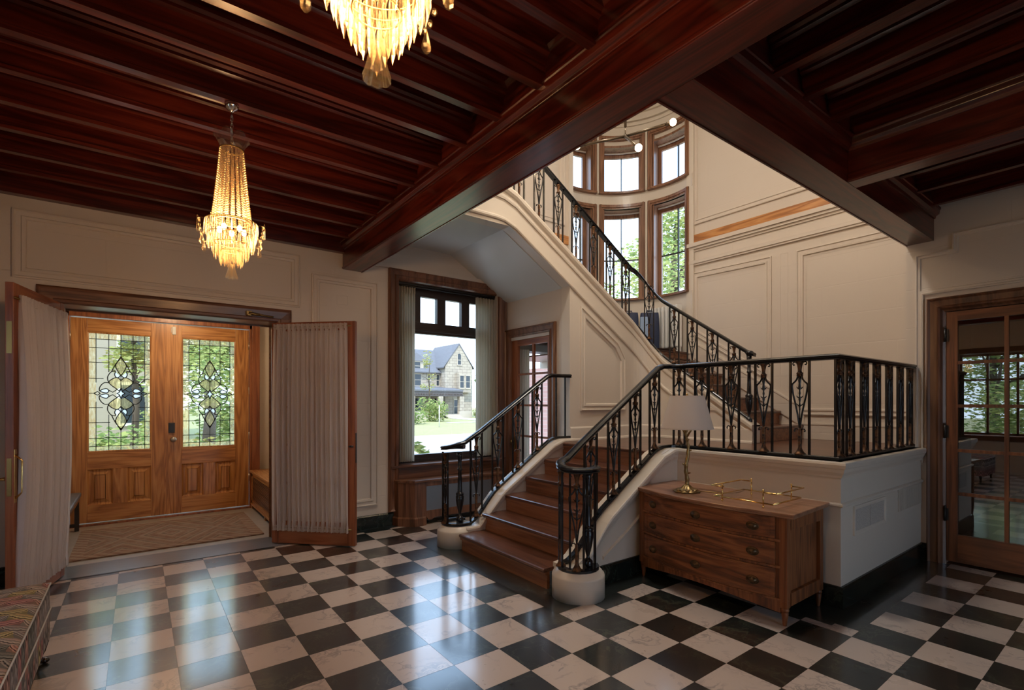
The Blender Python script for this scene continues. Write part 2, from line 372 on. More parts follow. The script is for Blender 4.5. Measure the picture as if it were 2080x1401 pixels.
def rugc(n):
    t=n('ShaderNodeTexCoord').outputs['Object']; s=n('ShaderNodeSeparateXYZ',i={0:t})
    x,y=s.outputs[0],s.outputs[1]
    dx=n.math('PINGPONG',n.math('MULTIPLY',x,1.0),.42); dy=n.math('ABSOLUTE',y)
    d=n.math('ADD',dx,n.math('MULTIPLY',dy,.62)); band=n.math('FRACT',n.math('MULTIPLY',d,6.5))
    nz=n.noise(n.coord((60,9,1)),1.5,3,.7); nz2=n.noise(n.coord((3,3,1)),3,4,.6)
    c=n.ramp(band,[(.0,(.21,.095,.06)),(.28,(.27,.165,.11)),(.45,(.13,.085,.065)),(.6,(.33,.22,.15)),(.85,(.24,.115,.075))],'CONSTANT')
    c=n.mix(n.math('MULTIPLY',nz,.75),c,(.25,.175,.13)); c=n.mix(n.ramp(nz2,[(.4,(0,0,0)),(.65,(.5,.5,.5))]),c,(.34,.26,.20))
    ex=n.math('GREATER_THAN',n.math('ABSOLUTE',x),.70); ey=n.math('GREATER_THAN',dy,.56); e=n.math('MAXIMUM',ex,ey)
    st=n.math('FRACT',n.math('MULTIPLY',n.math('ADD',x,y),9)); bc=n.ramp(st,[(0,(.26,.14,.095)),(.5,(.38,.27,.20))],'CONSTANT')
    return n.mix(n.math('MULTIPLY',e,.6),c,bc)
M['rug']=pbr('faded_oriental_rug',rugc,.95,spec=.1,bump=lambda n:n.bump(n.noise(n.coord((80,80,1)),3,2),.4,.003))
def shell(n,vertical=False):
    t=n.coord((1,1,1)); s=n('ShaderNodeSeparateXYZ',i={0:t}); wob=n.noise(t,9,2)
    if vertical: u=n.math('MULTIPLY',s.outputs[1],12.0); v=n.math('MULTIPLY',s.outputs[2],4.5)
    else: u=n.math('MULTIPLY',s.outputs[0],9.5); v=n.math('MULTIPLY',s.outputs[1],-13.0)
    u=n.math('ADD',u,n.math('MULTIPLY',n.math('SUBTRACT',wob,.5),.5))
    row=n.math('FLOOR',v); u2=n.math('ADD',u,n.math('MULTIPLY',n.math('FRACT',n.math('MULTIPLY',row,.5)),1.0))
    fx=n.math('SUBTRACT',n.math('FRACT',u2),.5); fy=n.math('FRACT',v)
    cell=n('ShaderNodeCombineXYZ',i={0:n.math('FLOOR',u2),1:row}); w=n('ShaderNodeTexWhiteNoise',noise_dimensions='2D',i={'Vector':cell.outputs[0]})
    base=n.ramp(w.outputs[0],[(0,(.46,.26,.27)),(.16,(.33,.33,.34)),(.38,(.46,.42,.24)),(.46,(.47,.31,.28)),(.62,(.21,.235,.23)),(.78,(.43,.40,.39))],'CONSTANT')
    rim=n.math('SUBTRACT',1.0,n.math('MULTIPLY',n.math('MULTIPLY',fx,fx),2.6))
    ang=n.math('ARCTAN2',fx,n.math('ADD',fy,.25)); rib=n.math('ABSOLUTE',n.math('SINE',n.math('MULTIPLY',ang,16.0)))
    d=n.math('SUBTRACT',rim,fy); d=n.math('ADD',d,n.math('MULTIPLY',rib,.045))
    k=n.ramp(d,[(-.25,(.5,.5,.5)),(.0,(.9,.85,.82)),(.10,(1.25,1.1,1.05)),(.17,(.13,.13,.15)),(.25,(.16,.16,.18)),(.30,(1.35,1.3,1.25)),(.46,(1.0,.95,.95)),(.58,(.45,.45,.48)),(.72,(1.15,.95,.92)),(1.0,(.55,.5,.5))])
    return n.mix(1.0,base,k,'MULTIPLY')
M['shelltop']=pbr('scallop_flame_fabric',lambda n:shell(n),.9,spec=.15)
M['shellside']=pbr('scallop_flame_fabric_side',lambda n:shell(n,True),.9,spec=.15)
M['piping']=pbr('silver_piping',(.62,.64,.66),.35,spec=.6)
M['leather']=pbr('dark_bench_cushion',lambda n:n.mix(n.noise(n.coord((1,1,1)),14,4),(.06,.065,.075),(.15,.155,.165)),.4)
M['navy']=pbr('navy_canvas',(.022,.035,.085),.6)
M['paleblue']=pbr('pale_blue_panel',(.30,.42,.62),.6)
M['coral']=pbr('coral_patch',(.65,.22,.20),.6)
M['radwhite']=pbr('white_radiator_enamel',(.78,.78,.75),.35)
M['tan']=pbr('tan_door_bottom',(.42,.25,.14),.5)
M['ceilwhite']=pbr('warm_white_ceiling',(.74,.68,.57),.5)
SKY_FRONT=3.9; SKY_BACK=0.0; SUN=4.5; UPFILL=88; EXPO=0.0; CHE=1.8; VEL=10
# ------------------------------------------------------------------ floor
def S(name,mb,mats,label,cat,bevel=0,**k): return obj(name,mb,mats,None,label,cat,None,'structure',bevel,**k)
fl=MB()
T=.305; X0=.173; Y0=1.227
fl.box(-2.6,5.8,-3.2,5.98,-.12,-.004,2)
for i in range(-10,19):
    for j in range(-15,15):
        x0=X0+T*i; y0=Y0+T*j; x1=min(x0+T,5.82); y1=min(y0+T,5.56); x0=max(x0,-2.6)
        if x1-x0<.01 or y1-y0<.01: continue
        tx=random.gauss(0,.0011); ty=random.gauss(0,.0011); g=.0009
        hx=(x1-x0)/2; hy=(y1-y0)/2
        z=lambda a,b:a*tx*hx+b*ty*hy
        fl.add([(x0+g,y0+g,z(-1,-1)),(x1-g,y0+g,z(1,-1)),(x1-g,y1-g,z(1,1)),(x0+g,y1-g,z(-1,1))],[(0,1,2,3)],0 if (i+j)%2 else 1)
e=.0012
for a in [(3.65,5.8,1.227,1.46),(3.60,3.97,1.367,2.82),(2.3,3.97,2.615,2.86),(2.3,2.64,2.6,4.75),(-2.6,4.05,5.56,5.70)]:
    fl.add([(a[0],a[2],e),(a[1],a[2],e),(a[1],a[3],e),(a[0],a[3],e)],[(0,1,2,3)],2); e+=.0004
n0=-2.6
fl.add([(-.75,5.585,.0035),(1.62,5.555,.0035),(1.62,5.99,.0035),(-.75,5.99,.0035)],[(0,1,2,3)],3)
fl.box(-.95,1.5,5.985,7.95,-.12,.001,4)
S('floor',fl,[M['marblew'],M['marbleb'],M['marbleborder'],M['slate'],M['vest']],'black and white checkerboard marble floor of the entrance hall','floor',recalc=False)

# ------------------------------------------------------------------ walls with raised panel mouldings
PM=[(0,0),(0,.022),(.012,.026),(.02,.014),(.05,.012),(.058,.024),(.078,.022),(.085,.004),(.11,.004)]
PM2=[(0,0),(0,.012),(.01,.016),(.02,.012),(.028,.003),(.075,.003),(.08,.0)]
fY=lambda Y,sg=-1:(lambda u,v,h:(u,Y+sg*h,v))
fX=lambda X,sg=-1:(lambda u,v,h:(X+sg*h,u,v))
YW=5.68
w=MB()
def wallY(w,xs,zs,y0,y1,holes):
    xs=sorted(xs); zs=sorted(zs)
    for a,b in zip(xs,xs[1:]):
        for c,d in zip(zs,zs[1:]):
            mx,mz=(a+b)/2,(c+d)/2
            if any(h[0]<mx<h[1] and h[2]<mz<h[3] for h in holes): continue
            w.box(a,b,y0,y1,c,d)
def wallX(w,ys,zs,x0,x1,holes):
    for a,b in zip(ys,ys[1:]):
        for c,d in zip(zs,zs[1:]):
            my,mz=(a+b)/2,(c+d)/2
            if any(h[0]<my<h[1] and h[2]<mz<h[3] for h in holes): continue
            w.box(x0,x1,a,b,c,d)
wallY(w,[-2.9,-.51,1.14,2.47,3.91,4.35],[0,.70,2.29,2.96,3.42,6.4],YW,5.98,[(-.51,1.14,-1,2.29),(2.47,3.91,.70,2.96)])
w.box(4.35,5.29,YW,5.98,2.2,6.4)
w.frame(rect(-.80,1.356,2.467,3.02),PM,fY(YW)); w.frame(rect(1.48,2.21,.265,2.85),PM,fY(YW))
w.frame(rect(1.75,1.87,2.55,2.66),[(0,0),(0,.004),(.004,.004),(.006,0)],fY(YW))
w.frame(rect(-2.3,-.9,.3,2.85),PM,fY(YW))
# upper landing wall panel seen beside the turret
w.frame(rect(3.0,5.15,4.15,6.0),PM,fY(YW))
w.box(2.0,5.29,YW-.04,YW,3.05,3.10)
S('wall_left',w,M['cream'],'cream panelled front wall with the entrance doorway and picture window','wall')
w=MB(); w.box(2.0,5.29,YW-.022,YW+.01,3.87,4.0); S('trim_1',w,M['oak_x'],'short golden oak wall band left of the turret windows','trim')

w=MB()
wallX(w,[-3.2,.463,1.262,1.558],[0,2.29,3.42],5.8,6.05,[(.463,1.262,-1,2.29)])
w.frame([(1.481,.9),(1.481,2.84),(1.211,2.84),(1.211,2.985),(.2,2.985),(.2,2.46),(1.42,2.46),(1.42,.9)],[(0,0),(0,.02),(.012,.024),(.02,.013),(.035,.012),(.042,.002)],fX(5.8))
w.box(6.0,6.72,1.40,1.556,1.0,6.4); w.box(5.8,6.0,1.40,1.556,3.42,6.4)
w.frame(rect(-3,.1,.3,2.3),PM,fX(5.8))
S('wall_right',w,M['cream'],'cream panelled right wall around the glazed door','wall')
# stairwell right wall
w=MB(); SW=6.70
w.box(SW,SW+.3,1.40,4.557,0,6.4)
for z0,z1,d in [(3.53,3.555,.03),(3.555,3.605,.045),(3.745,3.775,.02),(3.775,3.81,.045),(3.81,3.865,.07)]: w.box(SW-d,SW+.01,1.40,4.557,z0,z1)
fs=fX(SW)
w.frame([(4.469,2.50),(4.469,3.425),(3.275,3.41),(3.275,1.72)],PM,fs)
w.frame([(3.159,1.66),(3.159,3.41),(3.065,3.41),(3.065,1.57)],[(0,0),(0,.002),(.004,-.008),(.01,-.008)],fs)
w.frame(rect(1.60,2.951,1.30,3.405),PM,fs)
w.frame(rect(1.60,4.473,4.15,6.0),PM,fs)
w.box(SW-.02,SW+.01,1.40,4.557,1.0,1.18); w.box(SW-.028,SW,1.40,2.9,1.18,1.20)
w.sweep([(0,-.02),(.02,-.02),(.02,.20),(.03,.21),(.03,.23),(0,.235)],[(SW,2.86,1.16),(SW,4.557,2.22)],side=-1)
S('wall_stair',w,M['cream'],'tall cream panelled stairwell wall right of the upper flight','wall')
w=MB(); w.box(SW-.025,SW+.01,1.40,4.557,3.866,3.995); S('trim_2',w,M['oak_y'],'golden oak band high on the stairwell wall','trim')
# back and west walls (behind the camera) with the daylight windows
w=MB(); sw=[(1.5,3.7)]
wallY(w,[-2.9,1.5,3.7,6.05],[0,.45,2.7,3.42],-3.5,-3.2,[(a,b,.45,2.7) for a,b in sw])
S('wall_back',w,M['cream'],'cream wall behind the viewer with one tall window','wall')
w=MB(); ww=[(1.5,2.9)]
wallX(w,[-3.5,1.5,2.9,5.98],[0,.75,2.5,3.42],-2.9,-2.6,[(a,b,.75,2.5) for a,b in ww])
S('wall_west',w,M['cream'],'cream wall at the far left of the hall with a garden window','wall')
# casings and sashes of those windows
def plainwindow(name,lab,axis,a,b,z0,z1,p,sg):
    f=(lambda u,v,h:(u,p+sg*h,v)) if axis=='y' else (lambda u,v,h:(p+sg*h,u,v))
    mb=MB(); mb.frame(rect(a-.11,b+.11,z0-.11,z1+.11),[(0,0),(0,.03),(.1,.04),(.11,.03),(.12,-.2),(.16,-.2),(.16,-.24)],f)
    r=obj(name,mb,M['brn_z'],None,lab,'window',None,'structure')
    mb=MB()
    for k in range(1,3):
        u=a+(b-a)*k/3; mb.prism(rect(u-.02,u+.02,z0,z1),f,-.24,-.2)
    for q in (.35,.68):
        v=z0+(z1-z0)*q; mb.prism(rect(a,b,v-.02,v+.02),f,-.238,-.202)
    obj('muntin',mb,M['brn_z'],r)
    mb=MB(); mb.prism(rect(a,b,z0,z1),f,-.225,-.22); obj('pane',mb,M['glass'],r)
    return r
plainwindow('window_8','tall window in the wall behind the viewer','y',1.5,3.7,.45,2.7,-3.2,1)
plainwindow('window_9','garden window in the west wall, reflected in the right glazed door','x',1.5,2.9,.75,2.5,-2.6,1)

# upper stairwell closure + ceilings
w=MB(); w.box(1.82,2.0,1.40,5.70,3.43,6.4); w.box(1.82,6.72,1.30,1.40,3.43,6.4); S('wall_upper',w,M['cream'],'upper hall wall above the big ceiling beam','wall')
# turret
TC=(5.57,4.85); TR=1.15
def tp(a,r=TR,z=0): return (TC[0]+r*cosd(a),TC[1]+r*sind(a),z)
units=[(-17,21.6),(23.9,62.7),(65.0,104)]
def arcbox(mb,a0,a1,r0,r1,z0,z1,mat=0,step=3):
    n=max(1,int(math.ceil((a1-a0)/step))); vs=[];fs=[]
    for i in range(n+1):
        a=a0+(a1-a0)*i/n
        vs+= [tp(a,r0,z0),tp(a,r1,z0),tp(a,r1,z1),tp(a,r0,z1)]
    for i in range(n):
        o=4*i
        for k in range(4): fs.append((o+k,o+(k+1)%4,o+4+(k+1)%4,o+4+k))
    fs+= [(0,1,2,3),(4*n+3,4*n+2,4*n+1,4*n)]
    mb.add(vs,fs,mat)
LO=(3.195,4.60); UP=(4.965,5.635)
w=MB(); A0,A1=-20,108; OP=[(u0+4.2,u1-4.2) for u0,u1 in units]
for z0,z1 in [(-.5 if 0 else 2.0,3.16),(4.75,4.94),(5.90,6.4)]: arcbox(w,A0,A1,TR,TR+.30,z0,z1)
prev=A0
for (a,b) in OP:
    arcbox(w,prev,a,TR+.02,TR+.30,3.16,4.75); arcbox(w,prev,a,TR+.02,TR+.30,4.94,5.90); prev=b
arcbox(w,prev,A1,TR+.02,TR+.30,3.16,4.75); arcbox(w,prev,A1,TR+.02,TR+.30,4.94,5.90)
for (a,b) in OP:
    arcbox(w,a,b,TR+.02,TR+.30,LO[1]+.11,4.75); arcbox(w,a,b,TR+.02,TR+.30,UP[1]+.11,5.90)
for k in range(2):
    c=[63.8,22.8][k]; arcbox(w,c-.8,c+.8,TR-.035,TR+.03,3.16,4.75); arcbox(w,c-.8,c+.8,TR-.035,TR+.03,4.94,5.90)
for z,d in [(6.05,.03),(6.12,.05),(6.25,.05)]: arcbox(w,A0,A1,TR-d,TR+.02,z,z+.03)
w.box(5.22,5.30,5.64,6.1,2.2,6.4); w.box(6.66,6.86,4.44,4.56,2.2,6.4)
S('wall_turret',w,M['creamtrim'],'curved cream turret wall between the two rows of stair windows','wall')
w=MB(); w.box(1.9,7.3,1.40,6.5,6.4,6.5); S('ceiling_stairwell',w,M['ceilwhite'],'warm white ceiling high above the stairwell','ceiling')
wi=2
names={(0,0):'lower right turret window showing leafy branches',(0,1):'lower middle turret window over the landing',(0,2):'lower left turret window half behind the railing',
       (1,0):'upper right turret window cut by the pilaster',(1,1):'upper middle turret window behind the pendant lamp',(1,2):'upper left turret window beside the beam'}
for row,(z0,z1) in enumerate((LO,UP)):
    bot,top=((3.155,4.755),(4.935,5.905))[row]
    for ui,(u0,u1) in enumerate(units):
        a,b=OP[ui]
        mb=MB()
        for p,q,r0,r1 in [(u0,u0+3.6,TR-.035,TR+.03),(u0+.7,u0+2.0,TR-.05,TR)]:
            arcbox(mb,p,q,r0,r1,bot,top)
            arcbox(mb,u0+u1-q,u0+u1-p,r0,r1,bot,top)
        arcbox(mb,u0,u1,TR-.035,TR+.03,top-.075,top); arcbox(mb,u0+.7,u1-.7,TR-.05,TR,top-.05,top-.02)
        # jambs and head lining
        arcbox(mb,a-.3,a+.7,TR-.01,TR+.26,bot,top-.02); arcbox(mb,b-.7,b+.3,TR-.01,TR+.26,bot,top-.02); arcbox(mb,a,b,TR-.01,TR+.26,z1+.08,z1+.115)
        r=obj('window_%d'%wi,mb,M['tur_z'],None,names[(row,ui)],'window',None,'structure'); wi+=1
        mb=MB(); arcbox(mb,u0,u1,TR-.07,TR+.26,bot-.005,bot+.028); obj('sill',mb,M['tur_x'],r)
        mb=MB(); g0,g1=a+3.0,b-3.0
        arcbox(mb,a,g0,TR+.20,TR+.25,bot,z1+.09); arcbox(mb,g1,b,TR+.20,TR+.25,bot,z1+.09)
        arcbox(mb,a,b,TR+.20,TR+.25,z1,z1+.09); arcbox(mb,a,b,TR+.20,TR+.25,bot,z0)
        obj('sash',mb,M['tur_z'],r)
        mb=MB(); m_=(g0+g1)/2; arcbox(mb,m_-.35,m_+.35,TR+.21,TR+.24,z0,z1)
        if row==0: arcbox(mb,g0,g1,TR+.212,TR+.238,3.875,3.895)
        obj('muntin',mb,M['black'],r)
        mb=MB(); arcbox(mb,g0,g1,TR+.222,TR+.226,z0,z1); obj('pane',mb,M['glass'],r)
        mb=MB(); mb.sweep([(-.006,-.012),(.006,-.012),(.006,.012),(-.006,.012)],[tp(q,TR+.17,z1+.065) for q in (a+1,a+8,a+16,a+24,b-1)]); obj('blind_rail',mb,M['radwhite'],r)

# ------------------------------------------------------------------ hall ceiling, beams, joists
w=MB(); w.box(-2.9,1.9,-3.5,5.98,3.42,3.5); w.box(1.9,6.05,-3.5,1.42,3.42,3.5)
S('ceiling',w,M['mah_x'],'dark red mahogany ceiling panels between the joists','ceiling')
crown=[(0,.0),(.012,.0),(.016,.02),(.04,.035),(.045,.07),(.052,.075),(.052,.09),(.02,.095),(.02,.24),(.03,.25),(.05,.28),(.05,.30),(0,.30)]
def beam(lab,x0,x1,y0,y1,ax,sides,name='ceiling_beam'):
    mb=MB(); mb.box(x0,x1,y0,y1,2.95,3.45)
    if ax=='y':
        if sides[0]: mb.sweep(crown,[(x0,y0,3.15),(x0,y1,3.15)],side=-1); mb.box(x0-.008,x0,y0,y1,2.955,2.975)
        if sides[1]: mb.sweep(crown,[(x1,y0,3.15),(x1,y1,3.15)],side=1); mb.box(x1,x1+.008,y0,y1,2.955,2.975)
    else:
        if sides[0]: mb.sweep(crown,[(x0,y0,3.15),(x1,y0,3.15)],side=1)
        if sides[1]: mb.sweep(crown,[(x0,y1,3.15),(x1,y1,3.15)],side=-1)
    S(name,mb,M['mah_'+ax],lab,'beam',.006)
beam('long mahogany ceiling beam running from the front wall over the stairs',1.81,2.02,-3.2,5.68,'y',(1,0))
mb=MB()
mb.box(2.02,5.84,1.345,1.545,2.95,3.45); mb.sweep(crown,[(2.02,1.345,3.15),(5.8,1.345,3.15)],side=1); mb.box(2.02,5.84,1.545,1.556,2.945,2.975)
mb.box(2.02,2.032,1.55,5.68,2.945,2.975)
S('ceiling_beam',mb,M['mah_x'],'mahogany cross beam from the long beam to the right wall','beam')
beam('mahogany beam meeting the cross beam near the right wall',3.80,3.945,-3.2,1.345,'y',(1,1))
beam('mahogany beam along the far left side of the ceiling',-1.13,-.92,-3.2,5.68,'y',(1,1))
def joist(lab,p0,p1,along,grp):
    mb=MB(); W=.026
    pr=[(-W,3.21),(W,3.21),(W,3.235),(W-.006,3.24),(W-.006,3.345),(W+.014,3.355),(W+.014,3.372),(W+.03,3.385),(W+.036,3.43),(-W-.036,3.43),(-W-.03,3.385),(-W-.014,3.372),(-W-.014,3.355),(-W+.006,3.345),(-W+.006,3.24),(-W,3.235)]
    if along=='x': mb.prism(pr,lambda a,b,d:(d,p0[1]+a,b),p0[0],p1[0])
    else: mb.prism(pr,lambda a,b,d:(p0[0]+a,d,b),p0[1],p1[1])
    obj('ceiling_joist',mb,M['mah_'+along],None,lab,'joist',grp,'structure')
for k in range(-8,10):
    y=1.745+.4025*k
    ordn=9-k
    joist('moulded mahogany joist %s'%('spanning the left ceiling toward the long beam'),(-.92,y),(1.79,y),'x','joists over the left part of the hall')
mb=MB(); mb.box(-.92,1.81,5.60,5.68,3.12,3.45); mb.box(-.92,1.81,5.575,5.60,3.32,3.45); S('ceiling_trim',mb,M['mah_x'],'mahogany frieze along the top of the front wall','trim')
for x in (2.28,2.70,3.05,3.42): joist('mahogany joist in the bay left of the right hand beam',(x,-3.2),(x,1.31),'y','joists over the right part of the hall')
for x in (4.30,4.70,5.15,5.60): joist('mahogany joist in the narrow bay against the right wall',(x,-3.2),(x,1.31),'y','joists against the right wall')

# ------------------------------------------------------------------ stairs and platform
S1=[2.50,2.77,3.03,3.295,3.56,3.83]; R1=1.0/6
st=empty('stair_flight',(2.5,3.635,0),'lower straight stair flight of dark oak treads rising from the checkered floor','stairs')
def par(o,root): o.location=(-root.location.x,-root.location.y,-root.location.z); return o
def nosetread(mb,x0,x1,y0,y1,z):
    pr=[(x0,z-.03),(x0-.004,z-.022),(x0-.004,z-.006),(x0+.006,z),(x1,z),(x1,z-.03)]
    mb.prism(pr,lambda a,b,d:(a,d,b),y0,y1)
for k in range(6):
    x=S1[k]; z=R1*(k+1); x2=S1[k+1]+.05 if k<5 else 4.06
    mb=MB(); mb.box(x+.03,x+.055,2.99,4.29,z-R1,z-.03); mb.box(x+.012,x+.032,2.99,4.29,z-.055,z-.03)
    par(obj('riser',mb,M['riser'],st),st)
    mb=MB(); nosetread(mb,x,x2,2.99,4.29,z); par(obj('tread',mb,M['tread'],st),st)
mb=MB(); mb.box(4.0,6.70,1.50,4.36,.86,.97); mb.box(4.0,6.70,1.5,4.36,.97,.998); mb.box(3.86,4.0,2.99,4.29,.97,.998)
S('landing',mb,M['landfloor'],'oak floor of the raised stair landing','landing')
# second flight
S2=[2.868,3.145,3.425,3.70,3.98,4.25,4.53]; R2=(2.225-1.0)/7
st2=empty('stair_flight',(6.1,2.9,1.0),'second stair flight rising from the landing toward the turret','stairs')
for k in range(7):
    y=S2[k]; z=1.0+R2*(k+1)
    mb=MB(); mb.box(5.56,6.70,y+.03,y+.055,z-R2,z-.03); mb.box(5.56,6.70,y+.012,y+.032,z-.055,z-.03); par(obj('riser',mb,M['riser'],st2),st2)
    mb=MB(); y2=S2[k+1]+.05 if k<6 else y+.30
    pr=[(y,z-.03),(y-.004,z-.022),(y-.004,z-.006),(y+.006,z),(y2,z),(y2,z-.03)]
    mb.prism(pr,lambda a,b,d:(d,a,b),5.56,6.70); par(obj('tread',mb,M['tread'],st2),st2)
mb=MB(); mb.add([tp(a,1.2,2.225) for a in range(-15,106,6)]+[(5.3,5.7,2.225),(5.3,4.42,2.225),(5.62,4.42,2.225),(6.7,4.56,2.225)],[tuple(range(25))])
mb.box(4.4,7.0,4.5,6.2,2.1,2.12)
S('landing_turret',mb,M['landfloor'],'oak floor of the turret landing','landing')
# third flight hidden behind its string: solid sloping slab
st3=MB(); st3.prism([(5.40,2.22),(3.17,3.60),(2.0,3.60),(2.0,3.36),(3.17,3.36),(4.05,2.835),(5.40,2.02)],lambda a,b,d:(a,d,b),4.508,5.69)
S('soffit',st3,M['soffit'],'grey white sloping underside of the upper stair above the picture window','soffit')
def smooth(t): return t*t*(3-2*t)
def hermite(t,p0,p1,m0,m1): return (2*t**3-3*t**2+1)*p0+(t**3-2*t**2+t)*m0+(-2*t**3+3*t**2)*p1+(t**3-t**2)*m1
# white strings / walls under the flights
capm=[(0,-.115),(.010,-.115),(.014,-.10),(.030,-.075),(.036,-.05),(.044,-.045),(.050,-.02),(.046,-.004),(.040,0),(-.16,0),(-.16,-.03),(0,-.03)]
rl=lambda x:.543+.65*(x-2.987)      # line of the string top on the lower flight
SX=[2.60,2.67,2.73,2.79,2.85,2.91,2.97,3.03,3.2,3.5,3.72]
def stz(x): return sum(0 for _ in ()) + (lambda t:(.205 if t<=0 else (rl(x)-.02 if t>=1 else hermite(t,.205,rl(3.03)-.02,0.0,.65*.40))))((x-2.63)/.40)
def strpoly(x1,zend):
    pts=[(2.60,0)]+[(x,stz(x)-.004) for x in SX]
    pts+= [(3.80,1.025),(3.86,1.04),(x1,zend),(x1,0)]
    return pts
pl=MB()
pl.prism(strpoly(3.97,1.04),lambda a,b,d:(a,d,b),2.80,3.0)
pl.lathe([(.20,0),(.20,.16),(.196,.175),(.185,.18),(.182,.192),(.17,.196),(.166,.21),(.0001,.212)],48,(2.645,2.76,0))
pl.box(3.946,4.10,1.44,2.80,0,1.04); pl.box(4.10,5.80,1.44,1.62,0,1.04)
# sloping cap moulding then level cornice
path=[(x,2.80,stz(x)) for x in SX[2:-1]+[3.70]]+[(3.79,2.80,1.015),(3.85,2.80,1.037),(3.946,2.80,1.04),(3.946,1.44,1.04),(5.79,1.44,1.04)]
pl.sweep(capm,path,side=1)
low=[(0,0),(.012,.002),(.02,.012),(.02,.024),(.008,.03),(0,.032)]
pl.sweep(low,[(3.946,2.80,.715),(3.946,1.44,.715),(5.79,1.44,.715)],side=1)
pl.sweep(low,[(2.95,2.80,.20),(3.25,2.80,.37),(3.60,2.80,.60),(3.77,2.80,.715),(3.946,2.80,.715)],side=1)
S('wall_platform',pl,M['creamtrim'],'cream panelled base of the stair landing behind the chest of drawers','wall')
pl=MB()
pl.prism([(max(a,2.76),b) for a,b in strpoly(4.05,1.04) if a>2.74 or b==0],lambda a,b,d:(a,d,b),4.28,4.47)
pl.lathe([(.20,0),(.20,.16),(.196,.175),(.185,.18),(.182,.192),(.17,.196),(.166,.21),(.0001,.212)],48,(2.60,4.51,0))
pl.sweep(capm,[(2.62,4.36,.205),(2.68,4.335,.209),(2.74,4.308,.222),(2.80,4.288,stz(2.80))]+[(x,4.28,stz(x)) for x in SX[5:-1]+[3.70]]+[(3.79,4.28,1.015),(3.85,4.28,1.037),(4.05,4.28,1.04)],side=1)
S('trim_3',pl,M['creamtrim'],'cream stair string with rounded end on the left of the lower flight','trim')
# wall under third flight, with curved inner corner and string of second flight
def arcpts(cx,cy,r,a0,a1,n=10): return [(cx+r*cosd(a0+(a1-a0)*i/n),cy+r*sind(a0+(a1-a0)*i/n)) for i in range(n+1)]
def ztop2(y): return 1.28+.68*(y-2.976)
def ztop3(x): return 2.507+.63*(5.20-x)
plan=[(5.45,2.87),(5.45,3.2),(5.45,3.6),(5.45,3.9)]+arcpts(5.15,4.07,.30,0,90)+[(4.9,4.37),(4.4,4.37),(3.9,4.37),(3.45,4.37),(3.25,4.37)]
arcL=.471
tops=[]
for i,(x,y) in enumerate(plan):
    if i<4: tops.append(ztop2(y))
    elif i<=14: t=(i-4)/10; tops.append(hermite(t,ztop2(4.07),ztop3(5.15)+.0,.40,.30))
    else: tops.append(ztop3(x))
plan+= [(3.17,4.37),(3.10,4.37),(3.0,4.37),(2.0,4.37)]; tops+= [3.765,3.79,3.80,3.80]
def botz(x): return 1.0 if x>4.049 else (2.841+.6*(4.05-x) if x>3.17 else 3.36)
wl=MB(); vs=[];fs=[]
# insert split at x=4.05
pp=[];
for (p,zt) in zip(plan,tops): pp.append((p[0],p[1],zt,botz(p[0])))
k=[i for i,p in enumerate(pp) if p[0]<4.05][0]
a,b=pp[k-1],pp[k]; t=(a[0]-4.05)/(a[0]-b[0]); zt=a[2]+(b[2]-a[2])*t
pp.insert(k,(4.05,4.37,zt,1.0)); pp.insert(k+1,(4.0499,4.37,zt,2.841))
# thickness offset away from the viewer
def off(p,i):
    x,y=p[0],p[1]
    if i<4: return (x+.15,y)
    if i<=14: a=90*(i-4)/10; return (5.15+.45*cosd(a),4.07+.45*sind(a))
    return (x,y+.14)
n=len(pp)
for i,p in enumerate(pp):
    ox,oy=off(p,i); vs+= [(p[0],p[1],p[3]),(ox,oy,p[3]),(ox,oy,p[2]),(p[0],p[1],p[2])]
for i in range(n-1):
    o=4*i
    for j in range(4): fs.append((o+j,o+(j+1)%4,o+4+(j+1)%4,o+4+j))
fs+= [(0,1,2,3),(4*n-1,4*n-2,4*n-3,4*n-4)]
wl.add(vs,fs)
top=[(p[0],p[1],p[2]) for i,p in enumerate(pp) if not (abs(p[0]-4.0499)<1e-6)]
strm=[(0,-.16),(.012,-.16),(.016,-.14),(.016,-.11),(.006,-.105),(.006,-.085),(.022,-.075),(.034,-.05),(.036,-.015),(.03,0),(-.15,0),(-.15,-.02),(0,-.02)]
wl.sweep(strm,top,side=-1)
bot2=[(0,-.40),(.016,-.40),(.022,-.385),(.022,-.365),(.010,-.355),(0,-.35)]
wl.sweep(bot2,[p for p in top if p[0]<5.46 and p[1]>3.3],side=-1)
# base board on the landing
wl.sweep([(0,0),(.018,0),(.018,.15),(.010,.165),(0,.168)],[(p[0],p[1],1.0) for p in top if p[0]>4.05]+[(4.05,4.37,1.0)],side=-1)
wl.sweep([(.018,0),(.034,0),(.03,.02),(.018,.03)],[(p[0],p[1],1.0) for p in top if p[0]>4.05]+[(4.05,4.37,1.0)],side=-1)
# sloping-topped panel on the wall under the stair
fY4=fY(4.37)
wl.frame([(5.02,1.36),(5.02,2.02),(4.88,2.22),(4.22,2.62),(4.22,1.36)],PM,fY4)
fX5=fX(5.45)
wl.frame([(4.0,1.36),(3.98,1.62),(3.25,1.36)],[(0,0),(0,.012),(.012,.016),(.03,.012),(.04,0)],fX5)
S('wall_understair',wl,M['creamtrim'],'cream curved wall and string carrying the upper flights','wall')
# wall with the small glazed door, plane X=4.05
w=MB(); wallX(w,[4.505,4.70,5.56,5.69],[0,2.30,2.86],4.05,4.19,[(4.70,5.56,-1,2.30)])
S('wall_passage',w,M['cream'],'narrow cream wall holding the small glazed side door','wall')
